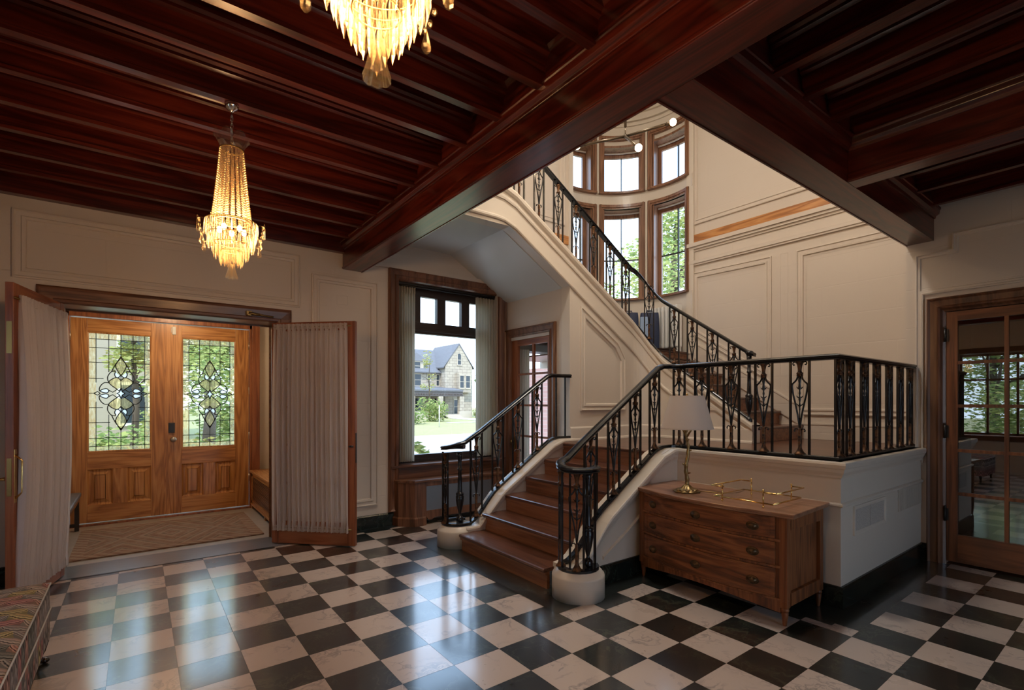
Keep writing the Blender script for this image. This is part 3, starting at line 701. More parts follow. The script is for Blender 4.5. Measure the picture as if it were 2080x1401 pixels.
# skirting
mb=MB(); sk=[(0,0),(.02,0),(.02,.14),(.012,.152),(0,.155)]
mb.sweep(sk,[(1.27,YW,0),(2.42,YW,0)],side=1); mb.sweep(sk,[(-2.6,YW,0),(-.70,YW,0)],side=1)
S('baseboard_left',mb,M['skirt'],'black marble baseboard along the front wall','baseboard')
mb=MB(); mb.sweep(sk,[(2.82,2.80,0),(3.946,2.80,0),(3.946,1.44,0),(5.80,1.44,0),(5.80,1.38,0)],side=1)
S('baseboard_platform',mb,M['skirt'],'black marble baseboard around the stair landing base','baseboard')
# ------------------------------------------------------------------ iron railings
BH=.715
def lyre():
    mb=MB()
    for s in (-1,1):
        pts=[(.0,.20),(.006,.24),(.016,.31),(.032,.39),(.048,.46),(.056,.515),(.057,.535),(.050,.548),(.036,.560),(.022,.578),(.013,.605),(.010,.63)]
        mb.tube([(s*x,0,z) for x,z in pts],.0062,6,flat=1.4)
        mb.tube([(s*.008,0,.185),(s*.02,0,.20),(s*.034,0,.196),(s*.040,0,.184),(s*.034,0,.176)],[.005,.005,.005,.0045,.006],6)
        mb.tube([(s*.012,0,.712),(s*.028,0,.708),(s*.044,0,.712),(s*.052,0,.700),(s*.046,0,.688),(s*.038,0,.692)],[.004,.004,.0045,.005,.005,.007],6)
    mb.lathe([(.003,.335),(.006,.35),(.004,.36),(.009,.375),(.005,.40),(.010,.425),(.005,.455),(.009,.47),(.006,.49),(.012,.515),(.008,.545),(.012,.57),(.010,.61)],8)
    for z in (.375,.435,.505):
        for s in (-1,1): mb.tube([(s*.006,0,z),(s*.018,0,z+.008),(s*.024,0,z+.018)],[.004,.0045,.002],5)
    mb.tube([(0,0,.0),(0,0,.66)],.004,6)
    m=mb.mesh('baluster',M['iron']); fixn(m); return m
def bronzework(top):
    mb=MB()
    if top: mb.lathe([(.012,.612),(.022,.616),(.024,.626),(.016,.634),(.012,.642),(.014,.66),(.019,.69),(.027,.708),(.030,.714),(.02,.715)],12,lobes=6,amp=.10)
    if top: mb.lathe([(.009,.598),(.021,.606),(.017,.615),(.012,.618)],12,lobes=6,amp=.25)
    if not top: mb.lathe([(.040,0),(.038,.008),(.026,.02),(.017,.04),(.013,.05),(.012,.07),(.014,.10),(.012,.14),(.015,.17),(.012,.195),(.006,.205)],12,lobes=5,amp=.12)
    m=mb.mesh('bronze_trumpet' if top else 'bronze_sheath',M['bronze']); fixn(m); return m
def barm(r=.0078):
    mb=MB(); mb.box(-r,r,-r,r,0,BH+.006); m=mb.mesh('iron_bar',M['iron']); fixn(m); return m
ME_LY,ME_BZ,ME_BZ2,ME_BAR=lyre(),bronzework(True),bronzework(False),barm()
def baluster(root,x,y,z,ang,slope=0,hw=.069,k=1.0):
    d=math.radians(ang)
    b=link('baluster',ME_LY,root,loc=(x-root.location.x,y-root.location.y,z-root.location.z),rot=(0,0,d)); b.scale=(1,1,k)
    for s in (-1,1): link('iron_bar',ME_BAR,b,loc=(s*hw,0,slope*s*hw/k))
    link('bronze_trumpet',ME_BZ,b); link('bronze_sheath',ME_BZ2,b)
    return b
RP=[(-.030,0),(-.032,.006),(-.026,.012),(-.034,.020),(-.036,.030),(-.028,.038),(-.012,.044),(.012,.044),(.028,.038),(.036,.030),(.034,.020),(.026,.012),(.032,.006),(.030,0)]
RP=[(a,b-.044) for a,b in RP]
BP=[(-.024,-.026),(.024,-.026),(.024,-.006),(.020,0),(-.020,0),(-.024,-.006)]
def rail(root,name,prof,path): 
    mb=MB(); mb.sweep(prof,[(p[0]-root.location.x,p[1]-root.location.y,p[2]-root.location.z) for p in path]); return obj(name,mb,M['iron'],root)
def newel(root,x,y,z,h):
    k=h/.75
    mb=MB(); mb.lathe([(.036,0),(.036,.07),(.028,.078),(.014,.092),(.012,.105),(.020,.14),(.034,.20),(.041,.25),(.042,.29),(.036,.297),(.040,.305),(.040,.322),(.030,.328),(.024,.34),(.021,.45),(.018,.555),(.026,.56),(.026,.575),(.019,.58),(.020,.66),(.026,.70),(.030,.75)],24)
    mb.v=[(a,b,c*k) for a,b,c in mb.v]
    return obj('newel_post',mb,M['iron'],root,loc=(x-root.location.x,y-root.location.y,z-root.location.z))
# right hand rail of the lower flight and the landing
rt=empty('stair_railing',(2.645,2.76,.2),'black iron railing with bronze leaves from the front newel up around the landing','railing')
topz=lambda x:1.055+.655*(x-2.65)
botz_=lambda x:.553+.65*(x-2.987)
vc=(2.645,2.76)
def volute(sgn,cx,cy):
    """angles from the free end round to the tangent point"""
    A=[-25-sgn*0+(-i*17.6) for i in range(0,15)]   # -25 .. -271
    return [(cx+.135*cosd(a),cy+sgn*.135*sind(a)) for a in A]
V=volute(1,*vc)
tz=[.985,.985,.985,.985,.985,.985,.985,.986,.99,.995,1.002,1.012,1.025,1.036,1.046]
bz=[.235]*15
path=[(a,b,z) for (a,b),z in zip(V,tz)]+[(x,2.895,topz(x)) for x in (2.80,3.0,3.3,3.6,3.72)]
path+= [(3.78,2.895,1.795),(3.84,2.895,1.815),(3.92,2.895,1.82)]+[(4.03-.11+.11*cosd(a),2.895-.11+.11*sind(a),1.82) for a in (70,45,20,0)]+[(4.03,1.50,1.82),(5.74,1.50,1.82),(5.80,1.50,1.82)]
rail(rt,'handrail',RP,path)
pathb=[(a,b,z) for (a,b),z in zip(V,bz)]+[(x,2.895,stz(x)+.032) for x in SX[1:]]
pathb+= [(3.78,2.895,1.055),(3.84,2.895,1.064),(3.92,2.895,1.066)]+[(4.03-.11+.11*cosd(a),2.895-.11+.11*sind(a),1.066) for a in (70,45,20,0)]+[(4.03,1.50,1.066),(5.76,1.50,1.066)]
rail(rt,'bottom_rail',BP,pathb)
for x in (2.915,3.189,3.467,3.735): baluster(rt,x,2.895,stz(x)+.03,0,.652,k=(topz(x)-.046-stz(x)-.03)/.715)
for y in (2.60,2.317,2.036,1.755): baluster(rt,4.03,y,1.062,90)
baluster(rt,4.03,2.84,1.062,90,hw=.06)
for x in (4.085,4.288,4.574,4.847,5.14,5.428,5.700): baluster(rt,x,1.50,1.062,0)
for a,z in ((222,.235),(150,.235)):
    baluster(rt,vc[0]+.135*cosd(a),vc[1]+.135*sind(a),z-.005,a+90,hw=.05,k=1.0)
b=link('iron_bar',ME_BAR,rt,loc=(.13*cosd(-30),.13*sind(-30),.03))
newel(rt,vc[0]+.085*cosd(-75),vc[1]+.085*sind(-75),.21,.735)
# left rail of the lower flight
lf=empty('stair_railing',(2.60,4.51,.2),'short black iron railing on the left of the lower flight by the picture window','railing')
lc=(2.60,4.51)
V=volute(-1,*lc)
path=[(a,b,z+.03) for (a,b),z in zip(V,tz)]+[(x,4.375,topz(x)+.035) for x in (2.80,3.0,3.3,3.6)]+[(3.70,4.375,1.775),(3.76,4.375,1.792),(4.055,4.375,1.795)]
rail(lf,'handrail',RP,path)
pathb=[(a,b,z+.01) for (a,b),z in zip(V,bz)]+[(x,4.375,stz(x)+.032) for x in SX[1:]]+[(3.79,4.375,1.06),(3.84,4.375,1.066),(4.05,4.375,1.066)]
rail(lf,'bottom_rail',BP,pathb)
for x in (2.75,3.018,3.285,3.555): baluster(lf,x,4.375,stz(x)+.03,0,.652,k=(topz(x)+.035-.046-stz(x)-.03)/.715)
baluster(lf,lc[0]+.135*cosd(180),lc[1]+.135*sind(180),.235,90,hw=.05)
link('iron_bar',ME_BAR,lf,loc=(3.84-2.6,4.375-4.51,.865)); link('iron_bar',ME_BAR,lf,loc=(3.98-2.6,4.375-4.51,.865))
newel(lf,2.60,4.45,.22,.735)
# upper rail
up=empty('stair_railing',(5.50,2.94,1.2),'black iron railing climbing the second flight and curving to the upper floor','railing')
X5,Y5,RR=5.50,4.42,.30
plan=[(X5,2.94),(X5,3.2),(X5,3.6),(X5,3.9)]+arcpts(X5-RR,Y5-RR,RR,0,90)+[(4.9,Y5),(4.3,Y5),(3.7,Y5),(3.30,Y5),(3.20,Y5),(3.12,Y5),(2.05,Y5)]
def zcurve(f2,f3,flat):
    out=[]
    for i,(x,y) in enumerate(plan):
        if i<4: z=f2(y)
        elif i<=14: t=(i-4)/10; z=hermite(t,f2(Y5-RR),f3(X5-RR),.34,-.02)
        else: z=min(f3(x),flat)
        out.append((x,y,z))
    return out
f2t=lambda y:2.045+.655*(y-2.943); f3t=lambda x:3.262+.622*(X5-RR-x)
f2b=lambda y:ztop2(y)+.03; f3b=lambda x:ztop3(x)+.03
pt=zcurve(f2t,f3t,4.54); pb=zcurve(f2b,f3b,3.83)
rail(up,'handrail',RP,[(X5,2.88,2.02)]+pt); rail(up,'bottom_rail',BP,pb)
for y in (3.126,3.405,3.684,3.95): baluster(up,X5,y,f2b(y)-.002,90,.66,k=(f2t(y)-.046-f2b(y))/.715)
def onarc(t): 
    i=4+10*t; k=int(min(i,13.999)); f=i-k; a,b,c_=pb[k]; d,e,g=pb[k+1]; return a+(d-a)*f,b+(e-b)*f,c_+(g-c_)*f
x,y,z=onarc(.42); baluster(up,x,y,z+.0,90+38,1.0,hw=.06,k=1.0)
for x in (5.10,4.80,4.50,4.20,3.913,3.62,3.335): baluster(up,x,Y5,f3b(x)-.002,180,-.63 if 0 else .63,k=(f3t(x)-.046-f3b(x))/.715)
for x in (3.02,2.74,2.46): baluster(up,x,Y5,3.83,180)
newel(up,X5,2.945,1.20,.80)
mb=MB(); mb.lathe([(.03,0),(.044,.01),(.044,.03),(.03,.045),(.0001,.05)],16); obj('newel_cap',mb,M['iron'],up,loc=(0,-.0,.80))

# ------------------------------------------------------------------ front doors in the vestibule
DY=7.85
w=MB(); wallY(w,[-1.2,-.74,1.33,2.0],[0,2.62,3.0],DY+.02,DY+.22,[(-.74,1.33,-1,2.62)]); S('wall_vestibule_front',w,M['cream'],'cream vestibule wall around the front doors','wall')
w=MB(); w.box(1.47,1.62,5.98,DY+.1,0,3.0); S('wall_vestibule_right',w,M['cream'],'cream right wall of the vestibule','wall')
w=MB(); w.box(-1.15,-.98,5.98,DY+.1,0,3.0); S('wall_vestibule_left',w,M['cream'],'cream left wall of the vestibule','wall')
w=MB(); w.box(-1.15,1.62,5.9,DY+.2,2.72,2.8); S('ceiling_vestibule',w,M['ceilwhite'],'white vestibule ceiling','ceiling')
mb=MB()
for a,b in ((-.745,-.633),(1.22,1.335)): mb.box(a,b,DY-.03,DY+.2,0,2.62)
mb.box(-.745,1.335,DY-.03,DY+.2,2.47,2.62); mb.box(-.80,-.70,DY-.05,DY-.02,0,2.66); mb.box(1.25,1.345,DY-.05,DY-.02,0,2.66); mb.box(-.8,1.345,DY-.05,DY-.02,2.57,2.68)
mb.box(-.66,1.25,DY-.06,DY+.2,.0,.022)
S('door_frame',mb,M['red_z'],'reddish wooden frame round the pair of front doors','door frame',.004)
def frontdoor(name,x0,x1,g0,g1,lab):
    Y=DY; mb=MB(); zt,zb=2.458,.03; G=(.868,2.298)
    mb.box(x0,g0,Y,Y+.05,zb,zt); mb.box(g1,x1,Y,Y+.05,zb,zt); 
    d=obj(name,mb,M['oak_z'],None,lab,'door',None,'structure',.003)
    mb=MB(); mb.box(g0,g1,Y+.001,Y+.05,G[1],zt); mb.box(g0,g1,Y+.001,Y+.05,.66,G[0]); mb.box(g0,g1,Y+.001,Y+.05,zb,.235); obj('rail',mb,M['oak_x'],d,bevel=.003)
    m_=(g0+g1)/2; 
    mb=MB(); mb.box(m_-.07,m_+.07,Y+.001,Y+.05,.235,.66); obj('mullion',mb,M['oak_z'],d,bevel=.003)
    for a,b in ((g0,m_-.07),(m_+.07,g1)):
        mb=MB(); mb.box(a,b,Y+.022,Y+.045,.235,.66); mb.frame(rect(a,b,.235,.66),[(0,0),(.012,-.016),(.02,-.02)],lambda u,v,h:(u,Y+.001-h,v))
        mb.frame(rect(a+.03,b-.03,.265,.63),[(0,0),(.035,.012),(.04,.012)],lambda u,v,h:(u,Y+.021-h,v)); mb.box(a+.065,b-.065,Y+.009,Y+.03,.30,.595); obj('raised_panel',mb,M['oak_z'],d)
    mb=MB(); mb.frame(rect(g0,g1,*G),[(0,-.0),(.012,-.004),(.014,-.02)],lambda u,v,h:(u,Y-h,v)); obj('glazing_bead',mb,M['oak_z'],d)
    # leaded light
    W=g1-g0; H=G[1]-G[0]; fx=lambda u:g0+u*W; fz=lambda v:G[1]-v*H
    mb=MB(); mb.box(g0,g1,Y+.027,Y+.030,*G); gl=obj('leaded_window',mb,M['leadglass'],d)
    came=MB(); yy=Y+.022
    L=[]
    for u in (.128,.322,.512,.705,.895):
        if u==.512: L+= [[(u,0),(u,.195)],[(u,.805),(u,1)]]
        elif u in(.322,.705): L+= [[(u,0),(u,.33)],[(u,.69),(u,1)]]
        else: L+= [[(u,0),(u,.42)],[(u,.58),(u,1)]]
    for v in (.055,.128,.25,.385,.51,.63,.755,.885,.955):
        if .2<v<.8:
            q={.25:.17,.385:.27,.51:.43,.63:.28,.755:.17}[v]; L+= [[(0,v),(.512-q,v)],[(.512+q,v),(1,v)]]
        else: L.append([(0,v),(1,v)])
    cx=.512
    tear=[(0,.195),(-.05,.235),(-.085,.275),(-.05,.32),(0,.35),(.05,.32),(.085,.275),(.05,.235),(0,.195)]
    for sg in (1,-1):
        fy=lambda v:.51+sg*(v-.51)
        L.append([(cx+a,fy(v)) for a,v in tear])
        for s in (1,-1):
            L.append([(cx+s*a,fy(v)) for a,v in [(0,.205),(.07,.25),(.12,.295),(.15,.33)]])
            L.append([(cx+s*a,fy(v)) for a,v in [(0,.35),(.03,.37),(.07,.375),(.10,.35),(.085,.325),(.11,.32),(.16,.33),(.205,.365),(.205,.40),(.185,.42)]])
            L.append([(cx+s*a,fy(v)) for a,v in [(0,.40),(.05,.375),(.11,.38),(.17,.40),(.19,.42),(.13,.45),(.06,.475),(.03,.49),(0,.465)]])
            L.append([(cx+s*a,fy(v)) for a,v in [(.19,.42),(.26,.42),(.32,.45),(.335,.485),(.29,.50),(.22,.505),(.19,.49),(.22,.47),(.28,.475),(.33,.49)]])
            L.append([(cx+s*a,fy(v)) for a,v in [(.42,.51),(.36,.495),(.32,.51)]])
            L.append([(cx+s*a,fy(v)) for a,v in [(.06,.475),(.13,.50),(.20,.48)]])
        L.append([(cx,fy(.35)),(cx,fy(.465))])
    L.append([(cx+a,.51+b) for a,b in [(0,-.045),(.025,-.012),(.065,0),(.025,.012),(0,.045),(-.025,.012),(-.065,0),(-.025,-.012),(0,-.045)]])
    def smoothl(P):
        if len(P)<4: return P
        out=[]
        for i in range(len(P)-1):
            p0=P[max(i-1,0)];p1=P[i];p2=P[i+1];p3=P[min(i+2,len(P)-1)]
            for k in range(3):
                t=k/3; out.append(tuple(.5*((2*p1[j])+(-p0[j]+p2[j])*t+(2*p0[j]-5*p1[j]+4*p2[j]-p3[j])*t*t+(-p0[j]+3*p1[j]-3*p2[j]+p3[j])*t**3) for j in (0,1)))
        return out+[P[-1]]
    for P in L: came.tube([(fx(a),yy,fz(v)) for a,v in smoothl(P)],.0043 if len(P)<3 else .0058,5)
    obj('lead_came',came,M['lead'],gl)
    def piece(name,polys,m):
        mb=MB()
        for P in polys: mb.prism([(fx(a),fz(v)) for a,v in P],lambda a,b,d_:(a,d_,b),Y+.0235,Y+.0265)
        obj(name,mb,M[m],gl)
    def mir(P): return [[(cx+s*a,.51+g*(v-.51)) for a,v in P] for s in (1,-1) for g in (1,-1)]
    piece('rippled_border',[rect(0,.128,0,1),rect(.895,1,0,1)]+[rect(.128,.895,0,.055),rect(.128,.895,.955,1)],'rain')
    piece('amber_drops',[smoothl([(cx+a,.51+g*(v-.51)) for a,v in tear])[:-1] for g in (1,-1)]+mir([(0,.40),(.05,.378),(.11,.382),(.17,.402),(.185,.42),(.13,.45),(.06,.472),(0,.463)]),'amber')
    piece('opal_petals',mir([(.0,.372),(.03,.372),(.07,.373),(.095,.35),(.08,.33),(.05,.345),(.02,.36)])+mir([(.22,.473),(.28,.476),(.325,.49),(.29,.499),(.22,.503),(.195,.49)])+[[(cx+a,.51+b) for a,b in [(0,-.045),(.025,-.012),(.065,0),(.025,.012),(0,.045),(-.025,.012),(-.065,0),(-.025,-.012)]]],'opal')
    return d
dl=frontdoor('door_1',-.630,.290,-.478,.127,'left oak front door with leaded glass, nearer the dark bench')
dr=frontdoor('door_2',.296,1.216,.447,1.054,'right oak front door with leaded glass, lock and knob')
mb=MB(); mb.box(.305,.372,DY-.018,DY,1.07,1.20); mb.box(.318,.358,DY-.022,DY-.017,1.10,1.19); obj('keypad_lock',mb,M['black'],dr,bevel=.004,label='dark keypad lock plate')
mb=MB(); mb.lathe([(.033,0),(.033,.006),(.014,.012),(.012,.03),(.022,.04),(.031,.052),(.031,.062),(.02,.072),(.0001,.074)],20,M=Matrix.Translation((.356,DY,.985))@Matrix.Rotation(PI/2,4,'X')); obj('door_knob',mb,M['nickel'],dr,label='satin nickel knob')
mb=MB(); mb.box(.345,.385,DY-.02,DY,2.33,2.43); mb.box(.332,.340,DY-.014,DY,2.35,2.42); obj('contact_sensor',mb,M['whiteplastic'],dr,bevel=.003)
for z in (2.24,1.62,1.0,.42):
    mb=MB(); mb.tube([(1.218,DY-.008,z-.05),(1.218,DY-.008,z+.05)],.008,8); obj('hinge',mb,M['nickel'],dr)
    mb=MB(); mb.tube([(-.632,DY-.008,z-.05),(-.632,DY-.008,z+.05)],.008,8); obj('hinge',mb,M['nickel'],dl)
mb=MB(); mb.box(.284,.300,DY-.012,DY+.01,.03,2.458); obj('astragal',mb,M['oak_z'],dr)
# door casing of the inner opening
mb=MB(); cz=[(0,0),(0,.02),(.015,.03),(.03,.022),(.10,.016),(.11,.03),(.13,.026),(.14,0),(.14,-.3),(.155,-.3)]
mb.frame([(1.275,-.4),(1.275,2.428),(-.66,2.428),(-.66,-.4)],[(a,b) for a,b in cz],fY(YW))
S('trim_4',mb,M['brn_x'],'brown moulded casing over the entrance doorway','trim')
r=empty('door_closer',(.85,5.65,2.345),'brass door closer arm fixed to the casing above the doorway','door closer')
mb=MB(); mb.box(0,.05,-.03,0,-.012,.03); mb.box(.01,.04,-.04,-.02,-.02,.0); obj('bracket',mb,M['oldbrass'],r,bevel=.003)
mb=MB(); mb.tube([(.04,-.03,.005),(.245,-.028,-.012)],.009,8); mb.tube([(.02,-.036,.006),(.12,-.034,-.004)],.014,8); obj('arm',mb,M['oldbrass'],r)
# curtained inner doors
def leaf(name,hx,hy,ex,ey,zt,lab,sgn,wmat):
    L=math.hypot(ex-hx,ey-hy); ang=math.atan2(ey-hy,ex-hx); t=.045
    r=empty(name,(hx,hy,0),lab,'door',None,ang,'structure')
    st=.085
    mb=MB(); mb.box(0,st,-t/2,t/2,.008,zt); mb.box(L-st,L,-t/2,t/2,.008,zt); obj('stile',mb,M['red_z'],r,bevel=.003)
    mb=MB(); mb.box(st,L-st,-t/2+.001,t/2-.001,.008,.24); mb.box(st,L-st,-t/2+.001,t/2-.001,zt-.09,zt); obj('rail',mb,M['red_x'],r,bevel=.003)
    mb=MB()
    for q in range(1,5): z=.24+(zt-.33)*q/5; mb.box(st,L-st,-.012,.012,z-.012,z+.012)
    mb.box(L/2-.012,L/2+.012,-.011,.011,.24,zt-.09); obj('muntin',mb,M['red_x'],r)
    mb=MB(); mb.box(st,L-st,-.003,.003,.24,zt-.09); obj('pane',mb,M['glass'],r)
    return r,L,ang
def doorcurtain(name,r,L,lab,side,u0t,u1t,u0b,u1b,zt,zb,bulge,seed,mt='sheer'):
    rnd=random.Random(seed); ph=[rnd.uniform(0,6.28) for _ in range(6)]
    c=empty(name,tuple(r.location),lab,'curtain',None,r.rotation_euler[2])
    def f(u,v):
        z=zb+(zt-zb)*v; k=1-v
        a=u0b+(u0t-u0b)*v; b=u1b+(u1t-u1b)*v
        bow=math.sin(PI*min(1,max(0,v)))*bulge
        x=a+(b-a)*u+ bow*u*.6
        amp=.014+.008*math.sin(PI*v)
        y=.030+amp*(math.sin(2*PI*15*u+ph[0]+1.2*math.sin(5*u+ph[1])+.5*v)+.6*math.sin(2*PI*25*u+ph[2]+1.5*v+math.sin(9*u))+.3*math.sin(2*PI*7*u+ph[3]))
        y+=bow*.9*(.4+.6*u)
        if v>.975 or v<.03: y+=.009*math.sin(2*PI*60*u+ph[4])
        return (x,side*y,z)
    mb=MB(); mb.grid(f,230,40); obj('fabric',mb,M[mt],c,recalc=False)
    for z in (zt-.03,zb+.035):
        mb=MB(); mb.tube([(u0t-.02,side*.03,z),(u1b+.03,side*.03,z)],.006,8); obj('rod',mb,M['oldbrass'],c)
    for z,a,b in ((zt-.028,u0t,u1t),(zb+.03,u0b,u1b)):
        mb=MB()
        def g(u,v): return (a+(b-a)*u, side*(.036+.012*math.sin(2*PI*58*u)*(.5+abs(v-.5))), z-.026+.052*v+.004*math.sin(2*PI*23*u))
        mb.grid(g,300,3); obj('ruffle',mb,M[mt],c,recalc=False)
    return c
rr,L,a=leaf('door_3',1.112,5.722,1.747,5.062,2.285,'right inner door standing open, covered by a sheer curtain',1,None)
doorcurtain('sheer_curtain',rr,L,'sheer pinkish gathered curtain on the right inner door',-1,.03,L-.08,.02,L-.065,2.265,.14,.02,3)
mb=MB(); mb.box(L,L+.004,-.012,.012,.85,1.15); mb.tube([(L-.04,-.022,1.02),(L-.04,-.06,1.02)],.008,8); mb.tube([(L-.04,-.06,1.02),(L+.0,-.062,1.02)],.01,8); obj('lock_plate',mb,M['black'],rr)
rl_,L2,a=leaf('door_4',-.515,5.722,-.70,4.87,2.29,'left inner door standing open at the picture edge, seen along its edge',1,None)
doorcurtain('sheer_curtain',rl_,L2,'sheer white gathered curtain on the left inner door',1,.015,L2-.06,.02,L2-.02,2.215,.09,.05,8,'sheer_left')
mb=MB(); mb.box(L2,L2+.003,-.014,.014,1.80,2.02); mb.box(L2,L2+.003,-.012,.012,.82,1.08); obj('lock_plate',mb,M['oldbrass'],rl_)
mb=MB(); mb.tube([(L2-.05,-.022,.93),(L2-.05,-.07,.93)],.009,8); mb.tube([(L2-.05,-.07,.93),(L2-.16,-.075,.93)],.010,8); mb.box(L2-.07,L2-.03,-.027,-.022,.80,1.05); obj('lever_handle',mb,M['brass'],rl_)
mb=MB(); mb.tube([(L2-.02,.024,.80),(L2-.02,.06,.84),(L2-.02,.06,1.06),(L2-.02,.024,1.10)],.007,8); mb.box(L2-.035,L2-.005,.022,.026,.77,1.14); obj('pull_handle',mb,M['brass'],rl_)
# rug, bench, radiator box in the vestibule
mb=MB(); mb.grid(lambda u,v:(-.80+1.61*u,-.68+1.36*v,.012+.004*math.sin(9*u+3*v)*math.sin(7*v)),40,30); mb.box(-.80,.81,-.68,.68,.0,.008)
obj('rug',mb,M['rug'],None,'faded brown oriental rug on the vestibule floor by the front doors','rug',loc=(.29,6.82,.003))
r=empty('bench',(-.73,7.0,.003),'low dark wooden bench with a grey cushion left of the front doors','bench')
mb=MB(); mb.box(-.215,.215,-.62,.62,.385,.43); obj('seat_cushion',mb,M['leather'],r,bevel=.012)
mb=MB(); mb.box(-.205,.205,-.60,.60,.345,.385); mb.box(-.19,.19,-.59,.59,.31,.345); obj('seat_frame',mb,M['darkwood'],r,bevel=.004)
for sx in (-1,1):
    for sy in (-1,1):
        mb=MB(); mb.box(sx*.18-.02,sx*.18+.02,sy*.57-.02,sy*.57+.02,.0,.345); obj('leg',mb,M['darkwood'],r,bevel=.003)
for sy in (-1,1):
    mb=MB(); mb.box(-.18,.18,sy*.57-.012,sy*.57+.012,.05,.085); obj('stretcher',mb,M['darkwood'],r)
r=empty('radiator_cover',(1.235,6.85,0),'oak radiator cover with a slatted front right of the front doors','radiator cover')
mb=MB(); mb.box(-.02,.235,-.84,.94,.495,.525); obj('top',mb,M['oak_y'],r,bevel=.005)
mb=MB(); 
for a,b in ((-.83,-.76),(.86,.93)): mb.box(0,.02,a,b,.05,.495)
mb.box(0,.02,-.83,.93,.44,.495); mb.box(0,.02,-.83,.93,.05,.12); mb.box(-.008,.02,-.83,.93,.05,.075); mb.box(0,.235,-.83,-.81,.02,.495)
for y in (-.8,0,.9): mb.box(0,.04,y-.03,y+.03,0,.06)
obj('front_frame',mb,M['oak_y'],r,bevel=.002)
mb=MB()
for k in range(15): z=.128+.0205*k; mb.box(.006,.016,-.76,.86,z,z+.013)
obj('slatted_grille',mb,M['brn_y'],r)
mb=MB(); mb.box(.018,.022,-.76,.86,.10,.45); obj('backing',mb,M['darkback'],r)

# ------------------------------------------------------------------ picture window
WX0,WX1,WZ0,WZ1=2.47,3.91,.70,2.96
mb=MB(); mb.frame([(4.05,.16),(4.05,3.06),(2.34,3.06),(2.34,.16)],[(0,0),(0,.03),(.012,.05),(.03,.038),(.075,.03),(.085,.045),(.105,.04),(.125,.028),(.135,.0),(.135,-.10),(.15,-.10)],fY(YW))
win=obj('window_1',mb,M['brn_z'],None,'large picture window with a row of small transom lights beside the stairs','window',None,'structure')
mb=MB(); y0,y1=5.83,5.90
mb.box(WX0,2.60,y0,y1,WZ0,WZ1); mb.box(3.79,WX1,y0,y1,WZ0,WZ1); mb.box(WX0,WX1,y0,y1,2.80,WZ1); mb.box(WX0,WX1,y0,y1,2.33,2.475); mb.box(WX0,WX1,y0,y1,WZ0,.80); mb.box(WX0,WX1,y0-.01,y1,.70,.745)
mb.box(WX0,WX1,y0-.02,y0+.03,2.36,2.40)
obj('sash',mb,pbr('dark_window_frame',(.035,.022,.018),.35),win,bevel=.003)
mb=MB()
for x in (2.773,3.131,3.494): mb.box(x-.06,x+.06,y0,y1,2.475,2.80)
obj('transom_mullion',mb,bpy.data.materials['dark_window_frame'],win)
mb=MB(); mb.box(2.60,3.79,5.862,5.868,.80,2.33); obj('pane',mb,M['glass'],win)
mb=MB(); mb.box(2.60,3.79,5.862,5.868,2.475,2.80); obj('transom_pane',mb,M['glass'],win)
mb=MB(); mb.box(2.36,4.03,5.625,5.86,.675,.705); mb.box(2.45,3.93,5.67,5.69,.54,.68); obj('sill',mb,M['brn_x'],win,bevel=.004)
mb=MB(); mb.tube([(2.48,5.74,2.89),(3.90,5.74,2.89)],.012,8); mb.box(2.48,3.90,5.72,5.80,2.90,2.955); obj('curtain_rail',mb,M['black'],win)
def drape(xa,xb,lab,seed,xbt=None):
    rnd=random.Random(seed); p=rnd.uniform(0,6)
    def f(u,v):
        k=1-v; x=xa+(xb-xa)*u*(1-.0*k); x+=.012*k*math.sin(3*u+p)
        y=5.735+.032*math.sin(2*PI*6.5*u+p)+.008*math.sin(2*PI*13*u)
        return (x,y,.735+(2.87-.735)*v)
    c=empty('drape',(xa,5.735,.735),lab,'curtain'); 
    mb=MB(); mb.grid(f,110,24); mb.v=[(a-xa,b-5.735,z-.735) for a,b,z in mb.v]; obj('fabric',mb,M['drape'],c,recalc=False)
    mb=MB(); mb.grid(lambda u,v:((xb-xa)*u,.032*math.sin(2*PI*6.5*u+p)-.006,2.06+.075*v),110,2); obj('heading',mb,M['drape'],c,recalc=False)
drape(2.48,2.70,'pale greenish drape at the left side of the picture window',4)
drape(3.60,3.90,'pale greenish drape at the right side of the picture window',9)
r=empty('radiator_cover',(3.18,5.56,0),'brown wooden radiator cover with a metal grille under the picture window','radiator cover')
P=[(2.40-3.18,.115),(2.43-3.18,.02),(2.57-3.18,-.13),(3.80-3.18,-.13),(3.93-3.18,.02),(3.95-3.18,.115)]
mb=MB(); mb.prism([(a*1.012,b*1.12 if b<0 else b) for a,b in P],lambda a,b,d:(a,b,d),.51,.54); obj('top',mb,M['brn_x'],r,bevel=.006)
mb=MB(); 
def face(mb,a,b,u0,u1,z0,z1,t=.02):
    ax=a[0]+(b[0]-a[0])*u0; ay=a[1]+(b[1]-a[1])*u0; bx=a[0]+(b[0]-a[0])*u1; by=a[1]+(b[1]-a[1])*u1
    d=Vector((b[0]-a[0],b[1]-a[1])).normalized(); n_=(-d.y*t,d.x*t)
    mb.prism([(ax,ay),(bx,by),(bx+n_[0],by+n_[1]),(ax+n_[0],ay+n_[1])],lambda p,q,h:(p,q,h),z0,z1)
face(mb,P[1],P[2],0,1,0,.51); face(mb,P[0],P[1],0,1,0,.51); face(mb,P[3],P[4],0,1,0,.51); face(mb,P[4],P[5],0,1,0,.51)
face(mb,P[2],P[3],0,.12,.0,.51); face(mb,P[2],P[3],.88,1,.0,.51); face(mb,P[2],P[3],.12,.88,.46,.51)
q=MB(); 
ap=[(0,.17),(0,.10),(.03,.06),(.08,.055),(.12,.08),(.9,.08),(.95,.055),(1.0,.06),(1.03,.10),(1.03,.17)]
